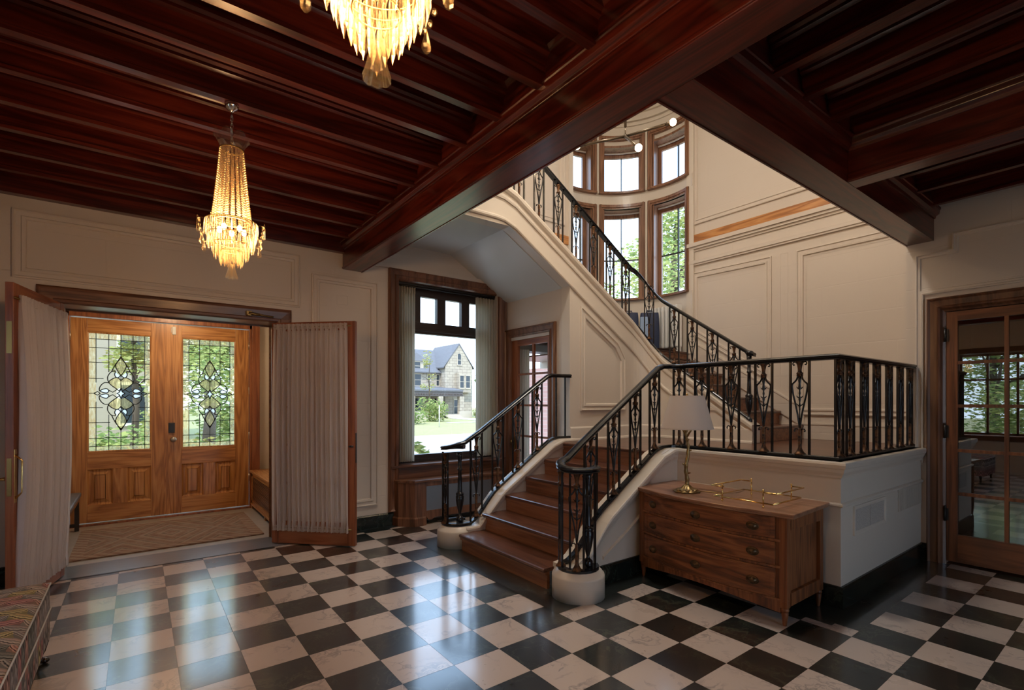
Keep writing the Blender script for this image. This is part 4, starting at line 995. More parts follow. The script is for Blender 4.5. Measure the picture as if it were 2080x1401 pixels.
mb.prism([(P[2][0]+.12*1.23+a*.94*.96,z) for a,z in ap],lambda a,b,d:(a,d,b),-.13,-.11)
mb.sweep([(0,0),(.014,0),(.014,.09),(.006,.105),(0,.106)],[(p[0],p[1],0) for p in P[:3]]+[(P[2][0]+.13,P[2][1],0)],side=1)
obj('body',mb,M['brn_z'],r,bevel=.002)
mb=MB(); face(mb,P[2],P[3],.12,.88,.17,.46,.006); mb.v=[(a,b+.006,z) for a,b,z in mb.v]; obj('grille',mb,M['grille'],r)
# ------------------------------------------------------------------ small glazed side door in the passage wall (plane X=4.05)
fXp=lambda u,v,h:(4.05-h,u,v)
mb=MB(); mb.frame([(5.655,-.3),(5.655,2.45),(4.605,2.45),(4.605,-.3)],[(0,0),(0,.03),(.015,.045),(.03,.03),(.08,.022),(.09,.036),(.105,.03),(.11,0),(.11,-.06)],fXp); 
d5=obj('door_5',mb,M['brn_z'],None,'narrow glazed side door with brick seen through its small panes','door',None,'structure')
mb=MB(); ya,yb=4.71,5.55; ga,gb=4.80,5.43
mb.prism(rect(ya,ga,.02,2.33),fXp,-.06,-.02); mb.prism(rect(gb,yb,.02,2.33),fXp,-.06,-.02); obj('stile',mb,M['red_z'],d5)
mb=MB(); mb.prism(rect(ga,gb,2.22,2.33),fXp,-.06,-.02); mb.prism(rect(ga,gb,.02,.62),fXp,-.06,-.02); obj('rail',mb,M['red_y'],d5)
mb=MB(); m_=5.10; mb.prism(rect(m_-.018,m_+.018,.62,2.22),fXp,-.055,-.025)
for z in (1.835,1.42,1.01): mb.prism(rect(ga,gb,z-.013,z+.013),fXp,-.0545,-.0262)
obj('muntin',mb,M['red_z'],d5)
mb=MB(); mb.prism(rect(ga,gb,.62,2.22),fXp,-.043,-.040); obj('pane',mb,M['glass'],d5)
mb=MB(); mb.box(4.045,4.062,4.70,4.725,1.95,2.12); mb.box(4.045,4.062,4.70,4.725,.95,1.12); obj('hinge',mb,M['black'],d5)
mb=MB(); mb.ball((4.02,5.49,.93),.024,10); mb.tube([(4.02,5.49,.93),(4.07,5.49,.93)],.01,8); mb.box(4.058,4.068,5.47,5.51,.83,1.0); obj('door_knob',mb,M['oldbrass'],d5)
# passage beyond it
mb=MB(); mb.box(5.9,6.1,4.5,8.4,-.3,2.09); S('wall_porch',mb,M['pinkbrick'],'pale red brick porch wall seen through the small side door','wall')
mb=MB(); mb.grid(lambda u,v:(4.20+.17*u,5.60-.06*u+.015*math.sin(u*34),.15+2.05*v),40,6)
obj('drape',mb,M['drape'],None,'soft green curtain just inside the small side door glass','curtain',recalc=False)
# ------------------------------------------------------------------ right glazed door (plane X=5.8)
fXr=lambda u,v,h:(5.8-h,u,v)
mb=MB(); mb.frame([(1.394,-.3),(1.394,2.415),(.33,2.415),(.33,-.3)],[(0,0),(0,.028),(.012,.045),(.028,.03),(.075,.022),(.085,.036),(.10,.03),(.115,.01),(.131,.0),(.131,-.05)],fXr)
d6=obj('door_6',mb,M['brnd_z'],None,'glazed wooden door with ten panes at the right edge of the picture','door',None,'structure')
ya,yb=.468,1.256
mb=MB(); mb.prism(rect(1.178,yb,.03,2.278),fXr,-.05,-.006); mb.prism(rect(ya,.540,.03,2.278),fXr,-.05,-.006); obj('stile',mb,M['drk_z'],d6)
mb=MB(); mb.prism(rect(.540,1.178,2.195,2.278),fXr,-.05,-.006); mb.prism(rect(.540,1.178,.03,.276),fXr,-.05,-.006); obj('rail',mb,M['drk_y'],d6)
mb=MB(); mb.prism(rect(.845,.873,.276,2.195),fXr,-.045,-.008)
for z in (.644,1.031,1.43,1.816): mb.prism(rect(.540,1.178,z-.014,z+.014),fXr,-.0444,-.0092)
obj('muntin',mb,M['drk_z'],d6)
mb=MB(); mb.prism(rect(.540,1.178,.276,2.195),fXr,-.03,-.026); obj('pane',mb,M['doorglass'],d6)
for z in (2.07,1.2,.45):
    mb=MB(); mb.tube([(5.79,1.262,z-.06),(5.79,1.262,z+.06)],.011,8); mb.ball((5.79,1.262,z+.068),.011,6); mb.box(5.795,5.80,1.24,1.285,z-.055,z+.055); obj('hinge',mb,M['black'],d6)
mb=MB(); mb.box(6.9,7.0,-1.5,1.29,-.1,3.0); mb.box(6.05,7.0,-1.6,-1.5,-.1,3.0); mb.box(6.05,7.0,1.29,1.38,-.1,3.0); S('wall_closet',mb,M['cream'],'dim room wall behind the right glazed door','wall')
mb=MB(); mb.box(5.83,6.9,-1.5,1.29,-.12,-.002); S('floor_closet',mb,M['brn_y'],'dim wooden floor behind the right glazed door','floor')
mb=MB(); mb.box(6.05,6.9,-1.5,1.29,2.9,3.0); S('ceiling_closet',mb,M['cream'],'dim ceiling behind the right glazed door','ceiling')
# ------------------------------------------------------------------ chest of drawers
r=empty('chest_of_drawers',(3.62,2.14,0),'old bow-fronted pine chest of drawers against the cream landing base','chest of drawers')
ox,oy=3.62,2.14
def fx_(y,e=0): 
    t=(y-1.53)/(2.755-1.53); return 3.335+.035*t-.085*(1-(2*t-1)**2)-e
def crv(y0,y1,e=0,n=18): return [(fx_(y0+(y1-y0)*i/n,e)-ox,y0+(y1-y0)*i/n-oy,0) for i in range(n+1)]
mb=MB()
top=[(p[0]-.035,p[1],0) for p in crv(1.53,2.755)]; top[0]=(3.298-ox,1.470-oy,0); top[-1]=(3.345-ox,2.812-oy,0)
poly=[(a,b) for a,b,_ in top]+[(3.905-ox,2.845-oy),(3.915-ox,1.500-oy)]
mb.prism(poly,lambda a,b,d:(a,b,d),.727,.748); mb.prism([(a*.985,b*.99) for a,b in poly],lambda a,b,d:(a,b,d),.715,.728)
obj('top',mb,M['pine_top'],r,bevel=.005)
mb=MB()
body=[(p[0]+.012,p[1],0) for p in crv(1.56,2.73)]
mb.prism([(a,b) for a,b,_ in body]+[(3.885-ox,2.75-oy),(3.89-ox,1.56-oy)],lambda a,b,d:(a,b,d),.165,.718)
for z0,z1 in ((.548,.566),(.374,.392),(.165,.18)): mb.sweep([(-.01,z0),(.006,z0),(.006,z1),(-.01,z1)],crv(1.57,2.72),side=-1)
# curved apron
ap=[];n=24
for i in range(n+1):
    t=i/n; y=1.57+1.15*t; ap.append((fx_(y)-ox,y-oy,.085+.05*math.sin(PI*t)))
vs=[];fs=[]
for a,b,z in ap: vs+= [(a+.002,b,z),(a+.002,b,.175),(a+.02,b,.175),(a+.02,b,z)]
for i in range(n):
    for k in range(4): fs.append((4*i+k,4*i+(k+1)%4,4*i+4+(k+1)%4,4*i+4+k))
mb.add(vs,fs)
# framed end panel
E0,E1=(fx_(1.53)-ox+.02,1.535-oy),(3.895-ox,1.535-oy)
for a,b,c_,d in ((E0[0],E0[0]+.05,.12,.718),(E1[0]-.05,E1[0],.12,.718),(E0[0],E1[0],.62,.718),(E0[0],E1[0],.12,.205)): mb.box(a,b,E0[1],E0[1]+.03,c_,d)
obj('carcass',mb,M['pine_z'],r,bevel=.003)
for di,(z0,z1) in enumerate(((.569,.714),(.395,.546),(.182,.372))):
    mb=MB(); mb.sweep([(-.02,z0),(.008,z0),(.011,z0+.004),(.011,z1-.004),(.008,z1),(-.02,z1)],crv(1.60,2.69),side=-1)
    for zz in (z0+.012,z1-.02): mb.sweep([(.010,zz),(.0125,zz+.002),(.0125,zz+.006),(.010,zz+.008)],crv(1.63,2.66),side=-1)
    for ya,yb in ((1.628,1.638),(2.652,2.662)): mb.sweep([(.010,z0+.012),(.0128,z0+.012),(.0128,z1-.012),(.010,z1-.012)],crv(ya,yb,0,2),side=-1)
    dr_=obj('drawer',mb,M['pine_y'],r)
    zc=(z0+z1)/2-.008
    for ki,y in enumerate((1.735,2.157,2.585)):
        t=(y-1.53)/(2.755-1.53); sl=(.035-.085*(-2*(2*t-1)*2))/(1.225)
        Mx=Matrix.Translation((fx_(y)-.011-ox,y-oy,zc))@Matrix.Rotation(math.atan(-sl),4,'Z')@Matrix.Rotation(-PI/2,4,'Y')@Matrix.Diagonal((.78,1.12,1,1))
        mb=MB(); mb.lathe([(.036,0),(.038,.003),(.034,.006),(.028,.006),(.026,.010),(.012,.012),(.010,.018),(.0001,.020)] if ki==1 else [(.036,0),(.038,.003),(.034,.006),(.028,.006),(.024,.012),(.018,.022),(.010,.026),(.0001,.027)],24,M=Mx)
        obj('escutcheon' if ki==1 else 'knob',mb,M['darkbrass'],dr_)
for lx,ly in ((3.352,1.553),(3.385,2.735),(3.87,1.56),(3.865,2.74)):
    mb=MB(); x,y=lx-ox,ly-oy; mb.box(x-.026,x+.026,y-.026,y+.026,.165,.716)
    mb.box(x-.026,x+.026,y-.026,y+.026,.12,.166); mb.lathe([(.010,0),(.013,.01),(.018,.05),(.023,.085),(.020,.092),(.026,.10),(.026,.112),(.022,.122)],16,(x,y,0)); obj('leg',mb,M['pine_z'],r,bevel=.003)
# ------------------------------------------------------------------ table lamp on the chest
LX,LY,LZ=3.475,2.375,.748
r=empty('table_lamp',(LX,LY,LZ),'table lamp with gilt branch stem and white shade on the chest','lamp')
mb=MB(); mb.lathe([(.10,0),(.104,.006),(.098,.014),(.07,.022),(.045,.034),(.03,.05),(.02,.06)],40,lobes=9,amp=.07)
rn=random.Random(4)
for k in range(14):
    a=k*2*PI/14+.2; rr=.06+.025*rn.random(); mb.ball((rr*math.cos(a),rr*math.sin(a),.018),.016,6,sc=(1.2,1.2,.6))
obj('base',mb,M['goldleaf'],r)
mb=MB(); st=[(0,0,.04),(.004,.002,.10),(-.010,.004,.17),(-.012,0,.23),(.004,-.006,.29),(.012,-.004,.36),(.004,.004,.42),(-.004,.008,.46),(0,.004,.50)]
st2=[]
for i in range(len(st)-1):
    for k in range(4): t=k/4; st2.append(tuple(st[i][j]+(st[i+1][j]-st[i][j])*smooth(t) for j in range(3)))
mb.tube(st2,[.018-.009*i/len(st2)+.0022*math.sin(i*1.9) for i in range(len(st2))],10)
for p,q,rr in (((0,0,.44),(.012,-.038,.50),.009),((0,.004,.44),(-.012,.034,.502),.009),((-.012,0,.20),(-.02,.030,.225),.008),((.01,-.004,.32),(.02,-.028,.335),.008),((-.004,0,.14),(.0,-.03,.155),.008),((0,0,.40),(0,-.02,.42),.006)):
    mb.tube([p,tuple((p[i]+q[i])/2+.003 for i in range(3)),q],[rr,rr*.9,rr*.6],8)
obj('branch_stem',mb,M['goldleaf'],r)
mb=MB(); mb.lathe([(.203,.505),(.132,.765)],64,cap=False); mb.lathe([(.2035,.503),(.2035,.512)],64,cap=False); mb.lathe([(.1325,.758),(.1325,.767)],64,cap=False); obj('lamp_shade',mb,M['shade'],r)
mb=MB(); mb.tube([(0,0,.50),(0,0,.775)],.004,6); mb.lathe([(.004,.765),(.010,.772),(.008,.782),(.0001,.788)],10)
for k in range(3): mb.tube([(0,0,.762),(.131*cosd(120*k),.131*sind(120*k),.762)],.002,5)
obj('finial',mb,M['brass'],r)
mb=MB(); mb.tube([(.05,-.06,.006),(.10,-.12,.006),(.13,-.20,.006),(.20,-.27,.005),(.30,-.28,.006),(.40,-.26,.006)],.0035,6); obj('cord',mb,M['oldbrass'],r)
# ------------------------------------------------------------------ brass gallery tray on the chest
TX,TY,TZ=3.555,1.845,.748
r=empty('tray',(TX,TY,TZ),'low glass tray with thin brass gallery rails on the chest','tray')
hx,hy=.205,.215
mb=MB(); mb.box(-hx,hx,-hy,hy,.030,.034); obj('glass_base',mb,M['glass'],r)
mb=MB(); q=[(-hx,-hy,.032),(hx,-hy,.032),(hx,hy,.032),(-hx,hy,.032)]
for i in range(4): mb.tube([q[i],q[(i+1)%4]],.0055,6)
obj('lower_rail',mb,M['brass'],r)
for s in (-1,1):
    mb=MB(); mb.tube([(-hx+.02,s*.15,.105),(-hx,s*.15,.105),(-hx,s*(hy+.02),.105)],.005,6); mb.tube([(-hx,s*(hy+.02),.105),(hx,s*(hy+.02),.105),(hx,s*.15,.105)],.005,6); obj('handle_rail',mb,M['brass'],r)
for sx in (-1,1):
    for sy in (-1,1):
        mb=MB(); mb.tube([(sx*hx,sy*.15,.0),(sx*hx,sy*.15,.115)],.005,8); mb.ball((sx*hx,sy*.15,.118),.0075,8); mb.ball((sx*hx,sy*.15,.008),.008,8); obj('post',mb,M['brass'],r)
# ------------------------------------------------------------------ ottoman bench at the lower left
r=empty('ottoman',(-.85,3.0,0),'long upholstered bench in scalloped pink and grey fabric at lower left','ottoman')
OX,OY=.45,.93
mb=MB()
def soft(u,v):
    x=-OX+2*OX*u; y=-OY+2*OY*v; e=min(min(u,1-u)*2*OX,min(v,1-v)*2*OY); return (x,y,.425+.028*min(1,math.sqrt(max(0,e)/.07)))
mb.grid(soft,40,60); obj('seat',mb,M['shelltop'],r)
mb=MB(); mb.box(-OX,OX,-OY,OY,.115,.428); obj('upholstery',mb,M['shellside'],r,bevel=.012)
mb=MB()
for z,e in ((.428,.002),(.29,.004)):
    mb.tube([(-OX-e,-OY-e,z),(OX+e,-OY-e,z),(OX+e,OY+e,z),(-OX-e,OY+e,z)],.0044,6,closed=True)
obj('piping',mb,M['piping'],r)
for sx in (-1,1):
    for sy in (-1,1):
        mb=MB(); x,y=sx*(OX-.03),sy*(OY-.06); mb.tube([(x-sx*.02,y,.14),(x+sx*.008,y,.115),(x+sx*.002,y,.075),(x-sx*.008,y,.045),(x-sx*.004,y,.022),(x+sx*.012,y,.014)],[.026,.026,.018,.013,.016,.014],10); mb.ball((x+sx*.012,y,.016),.018,8,sc=(1.3,1,.85)); obj('leg',mb,M['darkwood'],r)
# ------------------------------------------------------------------ crystal chandeliers
def prism_mesh(name,L,rad,n=6):
    mb=MB(); mb.lathe([(.0008,0),(rad*.55,-.06*L),(rad*.75,-.2*L),(rad,-.68*L),(.0006,-L)],n,smooth=False); m=mb.mesh(name,M['crystal']); fixn(m); return m
PR={k:prism_mesh('crystal_drop',L,rd) for k,(L,rd) in {'a':(.082,.0068),'b':(.092,.0075),'c':(.088,.0085),'s':(.05,.006)}.items()}
def pear_mesh():
    mb=MB(); mb.lathe([(.0006,0),(.004,-.008),(.009,-.028),(.013,-.042),(.012,-.052),(.006,-.060),(.0006,-.063)],7,smooth=False); m=mb.mesh('crystal_pear',M['crystal']); fixn(m); return m
PEAR=pear_mesh()
def strand():
    mb=MB(); n=30
    for i in range(n+1):
        t=i/n; z=-.005-.415*t; x=.060+.036*(t**1.15); mb.ball((x,0,z),.0090+.0048*t,6,sc=(.7,1,.62-.14*t))
    mb.s=[False]*len(mb.s); m=mb.mesh('bead_strand',M['crystal_bead']); fixn(m); return m
STR=strand()
def swag():
    mb=MB(); n=8
    for i in range(n+1):
        t=i/n; a=-.42+.84*t; x=.137*math.cos(a)+.022; y=.165*math.sin(a)*1.0; z=-.0-.10*math.sin(PI*t); mb.ball((x,y,z),.0092,5,sc=(.7,1,1.15))
    m=mb.mesh('bead_swag',M['crystal']); fixn(m); return m
SWG=swag()
def chandelier(x,y,ztop,drop,lab):
    r=empty('chandelier',(x,y,ztop),lab,'chandelier','crystal bag chandeliers')
    b=-drop      # local z of the crown rim bottom
    mb=MB(); mb.lathe([(.036,0),(.037,-.012),(.030,-.030),(.012,-.040),(.006,-.05)],20); obj('canopy',mb,M['chrome'],r)
    mb=MB(); k=max(5,int(drop/.028))
    for i in range(k):
        z=-.048-(drop-.02-.048)*i/k; mb.tube([(.008*math.cos(q)*(1 if i%2 else 0),.008*math.cos(q)*(0 if i%2 else 1),z-.014+.019*math.sin(q)) for q in [2*PI*j/10 for j in range(10)]],.0024,5,closed=True)
    mb.tube([(0,0,-drop+.05),(0,0,-drop-.55)],.004,6); obj('chain',mb,M['chrome'],r)
    mb=MB()
    def crown_(u,v):
        a=2*PI*u; rr=.058+.036*v**1.4; z=b-.005+(.062+.030*abs(math.sin(4*a)))*v; return (rr*math.cos(a),rr*math.sin(a),z)
    mb.grid(crown_,64,6); obj('glass_crown',mb,M['crystal_clear'],r,recalc=False)
    for z,rr,t in ((b-.005,.060,.004),(b-.425,.098,.006)):
        mb=MB(); mb.tube([(rr*cosd(q),rr*sind(q),z) for q in range(0,360,12)],t,6,closed=True); obj('ring',mb,M['oldbrass'],r)
    for i in range(19): link('bead_strand',STR,r,loc=(0,0,b),rot=(0,0,2*PI*i/19))
    tiers=[(.133,-.430,28,'a'),(.116,-.505,26,'b'),(.086,-.555,20,'b'),(.055,-.600,14,'c'),(.133,-.452,28,'s')]
    for rr,z,n_,kk in tiers:
        if kk!='s':
            mb=MB(); mb.tube([(rr*cosd(q),rr*sind(q),b+z) for q in range(0,360,12)],.0028,5,closed=True); obj('ring',mb,M['oldbrass'],r)
    cnt=0
    for rr,z,n_,kk in tiers[:4]:
        for i in range(n_):
            q=2*PI*(i+.3*(kk=='b'))/n_; link('crystal_drop',PR[kk],r,loc=(rr*math.cos(q),rr*math.sin(q),b+z),rot=(.03*math.sin(5*q),.03*math.cos(3*q),q))
    mb=MB()
    for rr,z,n_,L_,rd in ((.133,-.432,28,.052,.0062),(.124,-.470,30,.070,.0065),(.100,-.515,26,.075,.0065),(.070,-.560,20,.080,.0068),(.036,-.600,10,.085,.0075)):
        for i in range(n_):
            q=2*PI*(i+.62)/n_; mb.lathe([(.0008,0),(rd*.55,-.06*L_),(rd*.75,-.2*L_),(rd,-.68*L_),(.0006,-L_)],6,(rr*math.cos(q),rr*math.sin(q),b+z),smooth=False)
    obj('crystal_fringe',mb,M['crystal'],r,kind='stuff')
    for i in range(6):
        q=2*PI*(i+.35)/6; link('bead_swag',SWG,r,loc=(0,0,b-.44),rot=(0,0,q))
        q2=q+PI/6; c_,s_=math.cos(q2),math.sin(q2)
        mb=MB(); mb.tube([(.12*c_,.12*s_,b-.43),(.15*c_,.15*s_,b-.425),(.168*c_,.168*s_,b-.435)],.003,5); mb.lathe([(.001,.028),(.004,.02),(.0065,-.06),(.001,-.07)],6,(.168*c_,.168*s_,b-.44),smooth=False); obj('crystal_arm',mb,M['crystal'],r)
        link('crystal_pear',PEAR,r,loc=(.165*math.cos(q),.165*math.sin(q),b-.535))
    mb=MB()
    def bell(u,v): a=2*PI*u; rr=.013+.019*(1-v)**2.2+.004*math.sin(PI*v); rr*=1+.07*(1-v)*math.cos(8*a); return (rr*math.cos(a),rr*math.sin(a),b-.755+.085*v+.003*math.cos(8*a)*(1-v))
    mb.grid(bell,64,12); obj('glass_bell',mb,M['crystal_bell'],r,recalc=False)
    mb=MB(); mb.lathe([(.001,-.67),(.006,-.685),(.004,-.735),(.0006,-.748)],6,(0,0,b),smooth=False); obj('bell_drop',mb,M['crystal'],r)
    for i in range(5):
        q=2*PI*(i+.15)/5; px,py=.066*math.cos(q),.066*math.sin(q)
        mb=MB(); mb.ball((px,py,b-.475),.013,8,sc=(1,1,1.5)); obj('bulb',mb,M['bulb'],r)
    for zz,en in ((-.475,15),(-.60,4)):
        l=bpy.data.lights.new('chandelier_light','POINT'); l.energy=en*CH; l.color=(1,.59,.29); l.shadow_soft_size=.10
        lo=bpy.data.objects.new('chandelier_light',l); C.objects.link(lo); lo.location=(x,y,ztop+b+zz)
    return r
CH=CHE
chandelier(.433,3.365,3.21,.264,'tall crystal chandelier hanging in full view near the front doors')
chandelier(.433,1.115,3.42,.459,'crystal chandelier cut off by the top edge of the picture')
# ------------------------------------------------------------------ three armed pendant in the stairwell
PX,PY,PZ=4.16,3.61,4.33
r=empty('pendant_lamp',(PX,PY,6.4),'three armed brass pendant lamp with globe bulbs before the turret windows','lamp')
dz=PZ-6.4
mb=MB(); mb.tube([(0,0,0),(0,0,dz+.10)],.014,10); mb.tube([(0,0,dz+.11),(0,0,dz)],.006,8); mb.lathe([(.06,0),(.06,-.02),(.014,-.03)],20); obj('stem',mb,M['pendant'],r)
mb=MB(); mb.lathe([(.016,-.02),(.018,0),(.016,.02)],12,(0,0,dz)); obj('hub',mb,M['pendant'],r)
D=.611*PX+.792*PY
for (px,py,dd) in ((1367,248,-.15),(1297,300,-.55),(1172,297,.1)):
    d=D+dd; l_=(px-1065.33)/1016.47; X=d*(.6109+.7917*l_); Y=d*(.7917-.6109*l_); Z=1.468-(py-815.6)/1016.47*d
    e_=(X-PX,Y-PY,Z-6.4); a_=(0,0,dz)
    f=lambda t:tuple(a_[i]+(e_[i]-a_[i])*t for i in range(3))
    mb=MB(); mb.tube([f(0),f(.88)],.014,10); mb.tube([f(.86),f(.95)],.018,10); ar=obj('arm',mb,M['pendant'],r)
    mb=MB(); mb.ball(e_,.036,12); obj('globe_bulb',mb,M['bulb2'],ar)
    l=bpy.data.lights.new('pendant_light','POINT'); l.energy=10; l.color=(1,.74,.48); l.shadow_soft_size=.045
    lo=bpy.data.objects.new('pendant_light',l); C.objects.link(lo); v_=Vector((e_[0],e_[1],e_[2]-dz)).normalized()*.08; lo.location=(PX+e_[0]+v_.x,PY+e_[1]+v_.y,6.4+e_[2]+v_.z)
# ------------------------------------------------------------------ turret landing: radiator and bags
r=empty('radiator',(TC[0],TC[1],2.225),'white column radiator under the turret windows','radiator')
for k in range(9):
    a=-12+4.0*k; x,y=1.02*cosd(a),1.02*sind(a)
    mb=MB(); mb.box(-.055,.055,-.022,.022,.08,.74,M=Matrix.Translation((x,y,0))@Matrix.Rotation(math.radians(a),4,'Z')); obj('section',mb,M['radwhite'],r,bevel=.018)
mb=MB(); mb.tube([(1.02*cosd(a),1.02*sind(a),.14) for a in range(-12,22,4)],.02,8); mb.tube([(1.02*cosd(a),1.02*sind(a),.68) for a in range(-12,22,4)],.02,8)
for a in (-12,20): mb.box(-.03,.03,-.025,.025,0,.1,M=Matrix.Translation((1.02*cosd(a),1.02*sind(a),0)))
obj('pipe',mb,M['radwhite'],r)
def bag(x,y,rz,lab,patch,pm):
    r=empty('bag',(x,y,2.225),lab,'bag',None,rz)
    mb=MB(); mb.grid(lambda u,v:(.15*math.cos(2*PI*u)*abs(math.cos(2*PI*u))**-.55*(1-.10*v**6) if abs(math.cos(2*PI*u))>1e-3 else 0,.085*math.sin(2*PI*u)*abs(math.sin(2*PI*u))**-.5*(1-.35*v**5) if abs(math.sin(2*PI*u))>1e-3 else 0,.62*v),40,14)
    mb.add([(.13,.05,.62),(-.13,.05,.62),(-.13,-.05,.62),(.13,-.05,.62)],[(0,1,2,3)]); obj('body',mb,M['navy'],r)
    mb=MB(); mb.box(*patch); obj('front_patch',mb,M[pm],r,bevel=.01)
    mb=MB(); mb.tube([(-.05,0,.61),(-.045,0,.65),(.045,0,.65),(.05,0,.61)],.008,6); obj('handle',mb,M['navy'],r)
bag(6.04,5.17,math.radians(-40),'navy canvas bag with a coral patch half hidden behind the stair string',(-.13,-.02,-.10,-.082,.40,.52),'coral')
bag(6.30,4.98,math.radians(-45),'navy canvas bag with a pale blue front panel beside the radiator',(-.15,-.03,-.105,-.083,.20,.55),'paleblue')
# ------------------------------------------------------------------ wall vents on the landing base
r=empty('wall_vent',(4.50,1.44,.59),'low framed metal vent panel on the landing base nearer the chest','vent')
mb=MB(); mb.frame(rect(-.335,.335,-.108,.108),[(0,0),(0,.012),(.012,.014),(.028,.006),(.03,.0)],lambda u,v,h:(u,-h,v)); obj('frame',mb,M['creamtrim'],r)
mb=MB(); mb.box(-.306,.306,-.003,.004,-.08,.08); mb.box(-.006,.006,-.006,.0,-.08,.08); obj('mesh_panel',mb,pbr('cream_mesh_vent',lambda n:n.ramp(n('ShaderNodeTexVoronoi',i={'Vector':n.coord((1,1,1)),'Scale':110.0}).outputs[0],[(.25,(.38,.35,.32)),(.5,(.52,.48,.43))]),.5),r)
r=empty('wall_vent',(5.46,1.44,.625),'vertical slatted vent on the landing base nearer the glazed door','vent')
mb=MB(); mb.box(-.31,.31,.0,.006,-.10,.10); obj('backing',mb,M['darkback'],r)
for k in range(22):
    mb=MB() if k==0 else mb; x=-.305+.0285*k; mb.box(x,x+.016,-.008,.004,-.10,.10)
obj('slats',mb,M['creamtrim'],r)
# ------------------------------------------------------------------ outdoors
G=-.60
mb=MB(); mb.box(-70,110,8.12,150,G-.2,G); 
S('ground',mb,M['grass'],'front lawns and garden ground outside the house','ground')
mb=MB(); mb.box(-60,90,15.5,27.5,G,G+.03); mb.box(-60,90,24.5,25.9,G+.03,G+.031)
mb.box(-2,4,8.2,16,G,G+.02)
S('street',mb,M['concrete'],'pale concrete driveway and street beyond the window','pavement')
mb=MB(); mb.box(-40,-2.95,-40,8.10,G-.2,G); mb.box(-2.95,30,-40,-3.55,G-.2,G); S('bounce_ground',mb,M['concrete'],'unseen pale paving added behind and beside the house for neutral bounced daylight','pavement')  # out-of-view paving added so daylight bounced indoors is not tinted green
# paths across the lawn
mb=MB(); mb.add([(26,27.5,G+.02),(30,27.5,G+.02),(33.0,55.5,G+.02),(30.6,55.5,G+.02)],[(0,1,2,3)]); mb.add([(24,44,G+.015),(60,47,G+.015),(60,45,G+.015),(24,42.5,G+.015)],[(3,2,1,0)]); S('path',mb,M['concrete'],'pale garden path to the stone house','path')
HY=58.0
h=empty('house',(31,HY,G),'grey stone house with gable and porch across the lawn through the picture window','house')
def hp(name,mb,m,par_=None,lab=None):
    o=obj(name,mb,M[m],par_ or h,label=lab); 
    if par_ is None: o.location=(-31,-HY,-G)
    return o
mb=MB(); mb.box(18,35.6,HY+1.5,HY+12,G,5.4); mb.box(31.7,35.8,HY,HY+3,G,6.1); mb.prism([(31.7,6.1),(35.8,6.1),(33.8,9.1)],lambda a,b,d:(a,d,b),HY,HY+3); mb.box(33.3,35.2,HY-.7,HY,2.7,5.3); hp('wall',mb,'stone')
mb=MB(); mb.prism([(HY+1.0,5.35),(HY+6.5,8.8),(HY+12.5,5.35),(HY+12.5,5.2),(HY+1.0,5.2)],lambda a,b,d:(d,a,b),17.5,33.2); mb.prism([(31.4,6.0),(33.8,9.25),(36.1,6.0),(36.1,5.85),(33.8,9.0),(31.4,5.85)],lambda a,b,d:(a,d,b),HY-.05,HY+7); 
mb.prism([(HY-2.4,2.95),(HY+1.6,3.5),(HY+1.6,3.2),(HY-2.4,2.75)],lambda a,b,d:(d,a,b),20,33.0)
mb.add([(27.2,HY+1.6,6.75),(30.0,HY+1.6,6.75),(28.6,HY+2.1,7.9),(28.6,HY+5.2,7.9),(27.2,HY+4,6.75),(30.0,HY+4,6.75)],[(0,1,2),(0,2,3,4),(1,5,3,2)]); hp('roof',mb,'shingle')
mb=MB(); mb.box(27.7,29.5,HY+1.8,HY+5,5.4,6.8); hp('dormer',mb,'stonetrim')
mb=MB(); mb.box(27.9,29.4,HY+6,HY+7.5,7.5,9.95); hp('chimney',mb,'brickred')
mb=MB(); mb.box(20,33.0,HY-2.3,HY-1.9,2.25,2.75); mb.box(20,33,HY-2.4,HY-1.8,2.15,2.28)
for k in range(60): x=20.1+.215*k; mb.box(x,x+.09,HY-2.45,HY-2.3,2.28,2.45)
hp('porch_beam',mb,'housewood')
for x in (26.0,29.8,32.8):
    mb=MB(); mb.box(x-.32,x+.32,HY-2.4,HY-1.8,G,2.16); hp('porch_column',mb,'stone')
mb=MB(); mb.box(20,33,HY-2.3,HY+1.5,G,-.15); mb.box(20,30.2,HY-2.45,HY-2.3,G,.30); mb.box(32.4,34.2,HY-2.45,HY-2.1,G,.25); hp('porch_base',mb,'stonetrim')
mb=MB()
for k in range(4): mb.box(30.3,32.4,HY-2.3-.3*(4-k),HY-2.3,G,G+.115*(k+1))
hp('steps',mb,'stonetrim')
def hwin(x0,x1,z0,z1,y,arch=False):
    mb=MB(); mb.box(x0,x1,y-.03,y+.02,z0,z1)
    if arch: mb.prism([(x0+(x1-x0)*(1-cosd(q))/2,z1+(x1-x0)/2*sind(q)) for q in range(0,181,20)],lambda a,b,d:(a,d,b),y-.03,y+.02)
    w_=hp('window',mb,'housedark'); mb=MB(); mb.box(x0-.08,x0,y-.06,y,z0-.08,z1+.08); mb.box(x1,x1+.08,y-.06,y,z0-.08,z1+.08)
    mb.box(x0-.12,x1+.12,y-.1,y,z0-.14,z0); mb.box(x0,x1,y-.05,y,(z0+z1)/2-.03,(z0+z1)/2+.03)
    if not arch: mb.box(x0-.12,x1+.12,y-.08,y,z1,z1+.16)
    obj('window_frame',mb,M['stonetrim'],w_)
hwin(28.15,29.0,5.6,6.6,HY+1.8); hwin(28.1,28.95,3.55,5.0,HY+1.5); hwin(29.9,30.25,4.3,5.1,HY+1.5); hwin(31.2,31.55,3.6,5.0,HY+1.5); hwin(33.5,34.05,3.3,4.9,HY-.7); hwin(34.4,35.0,3.3,4.9,HY-.7)
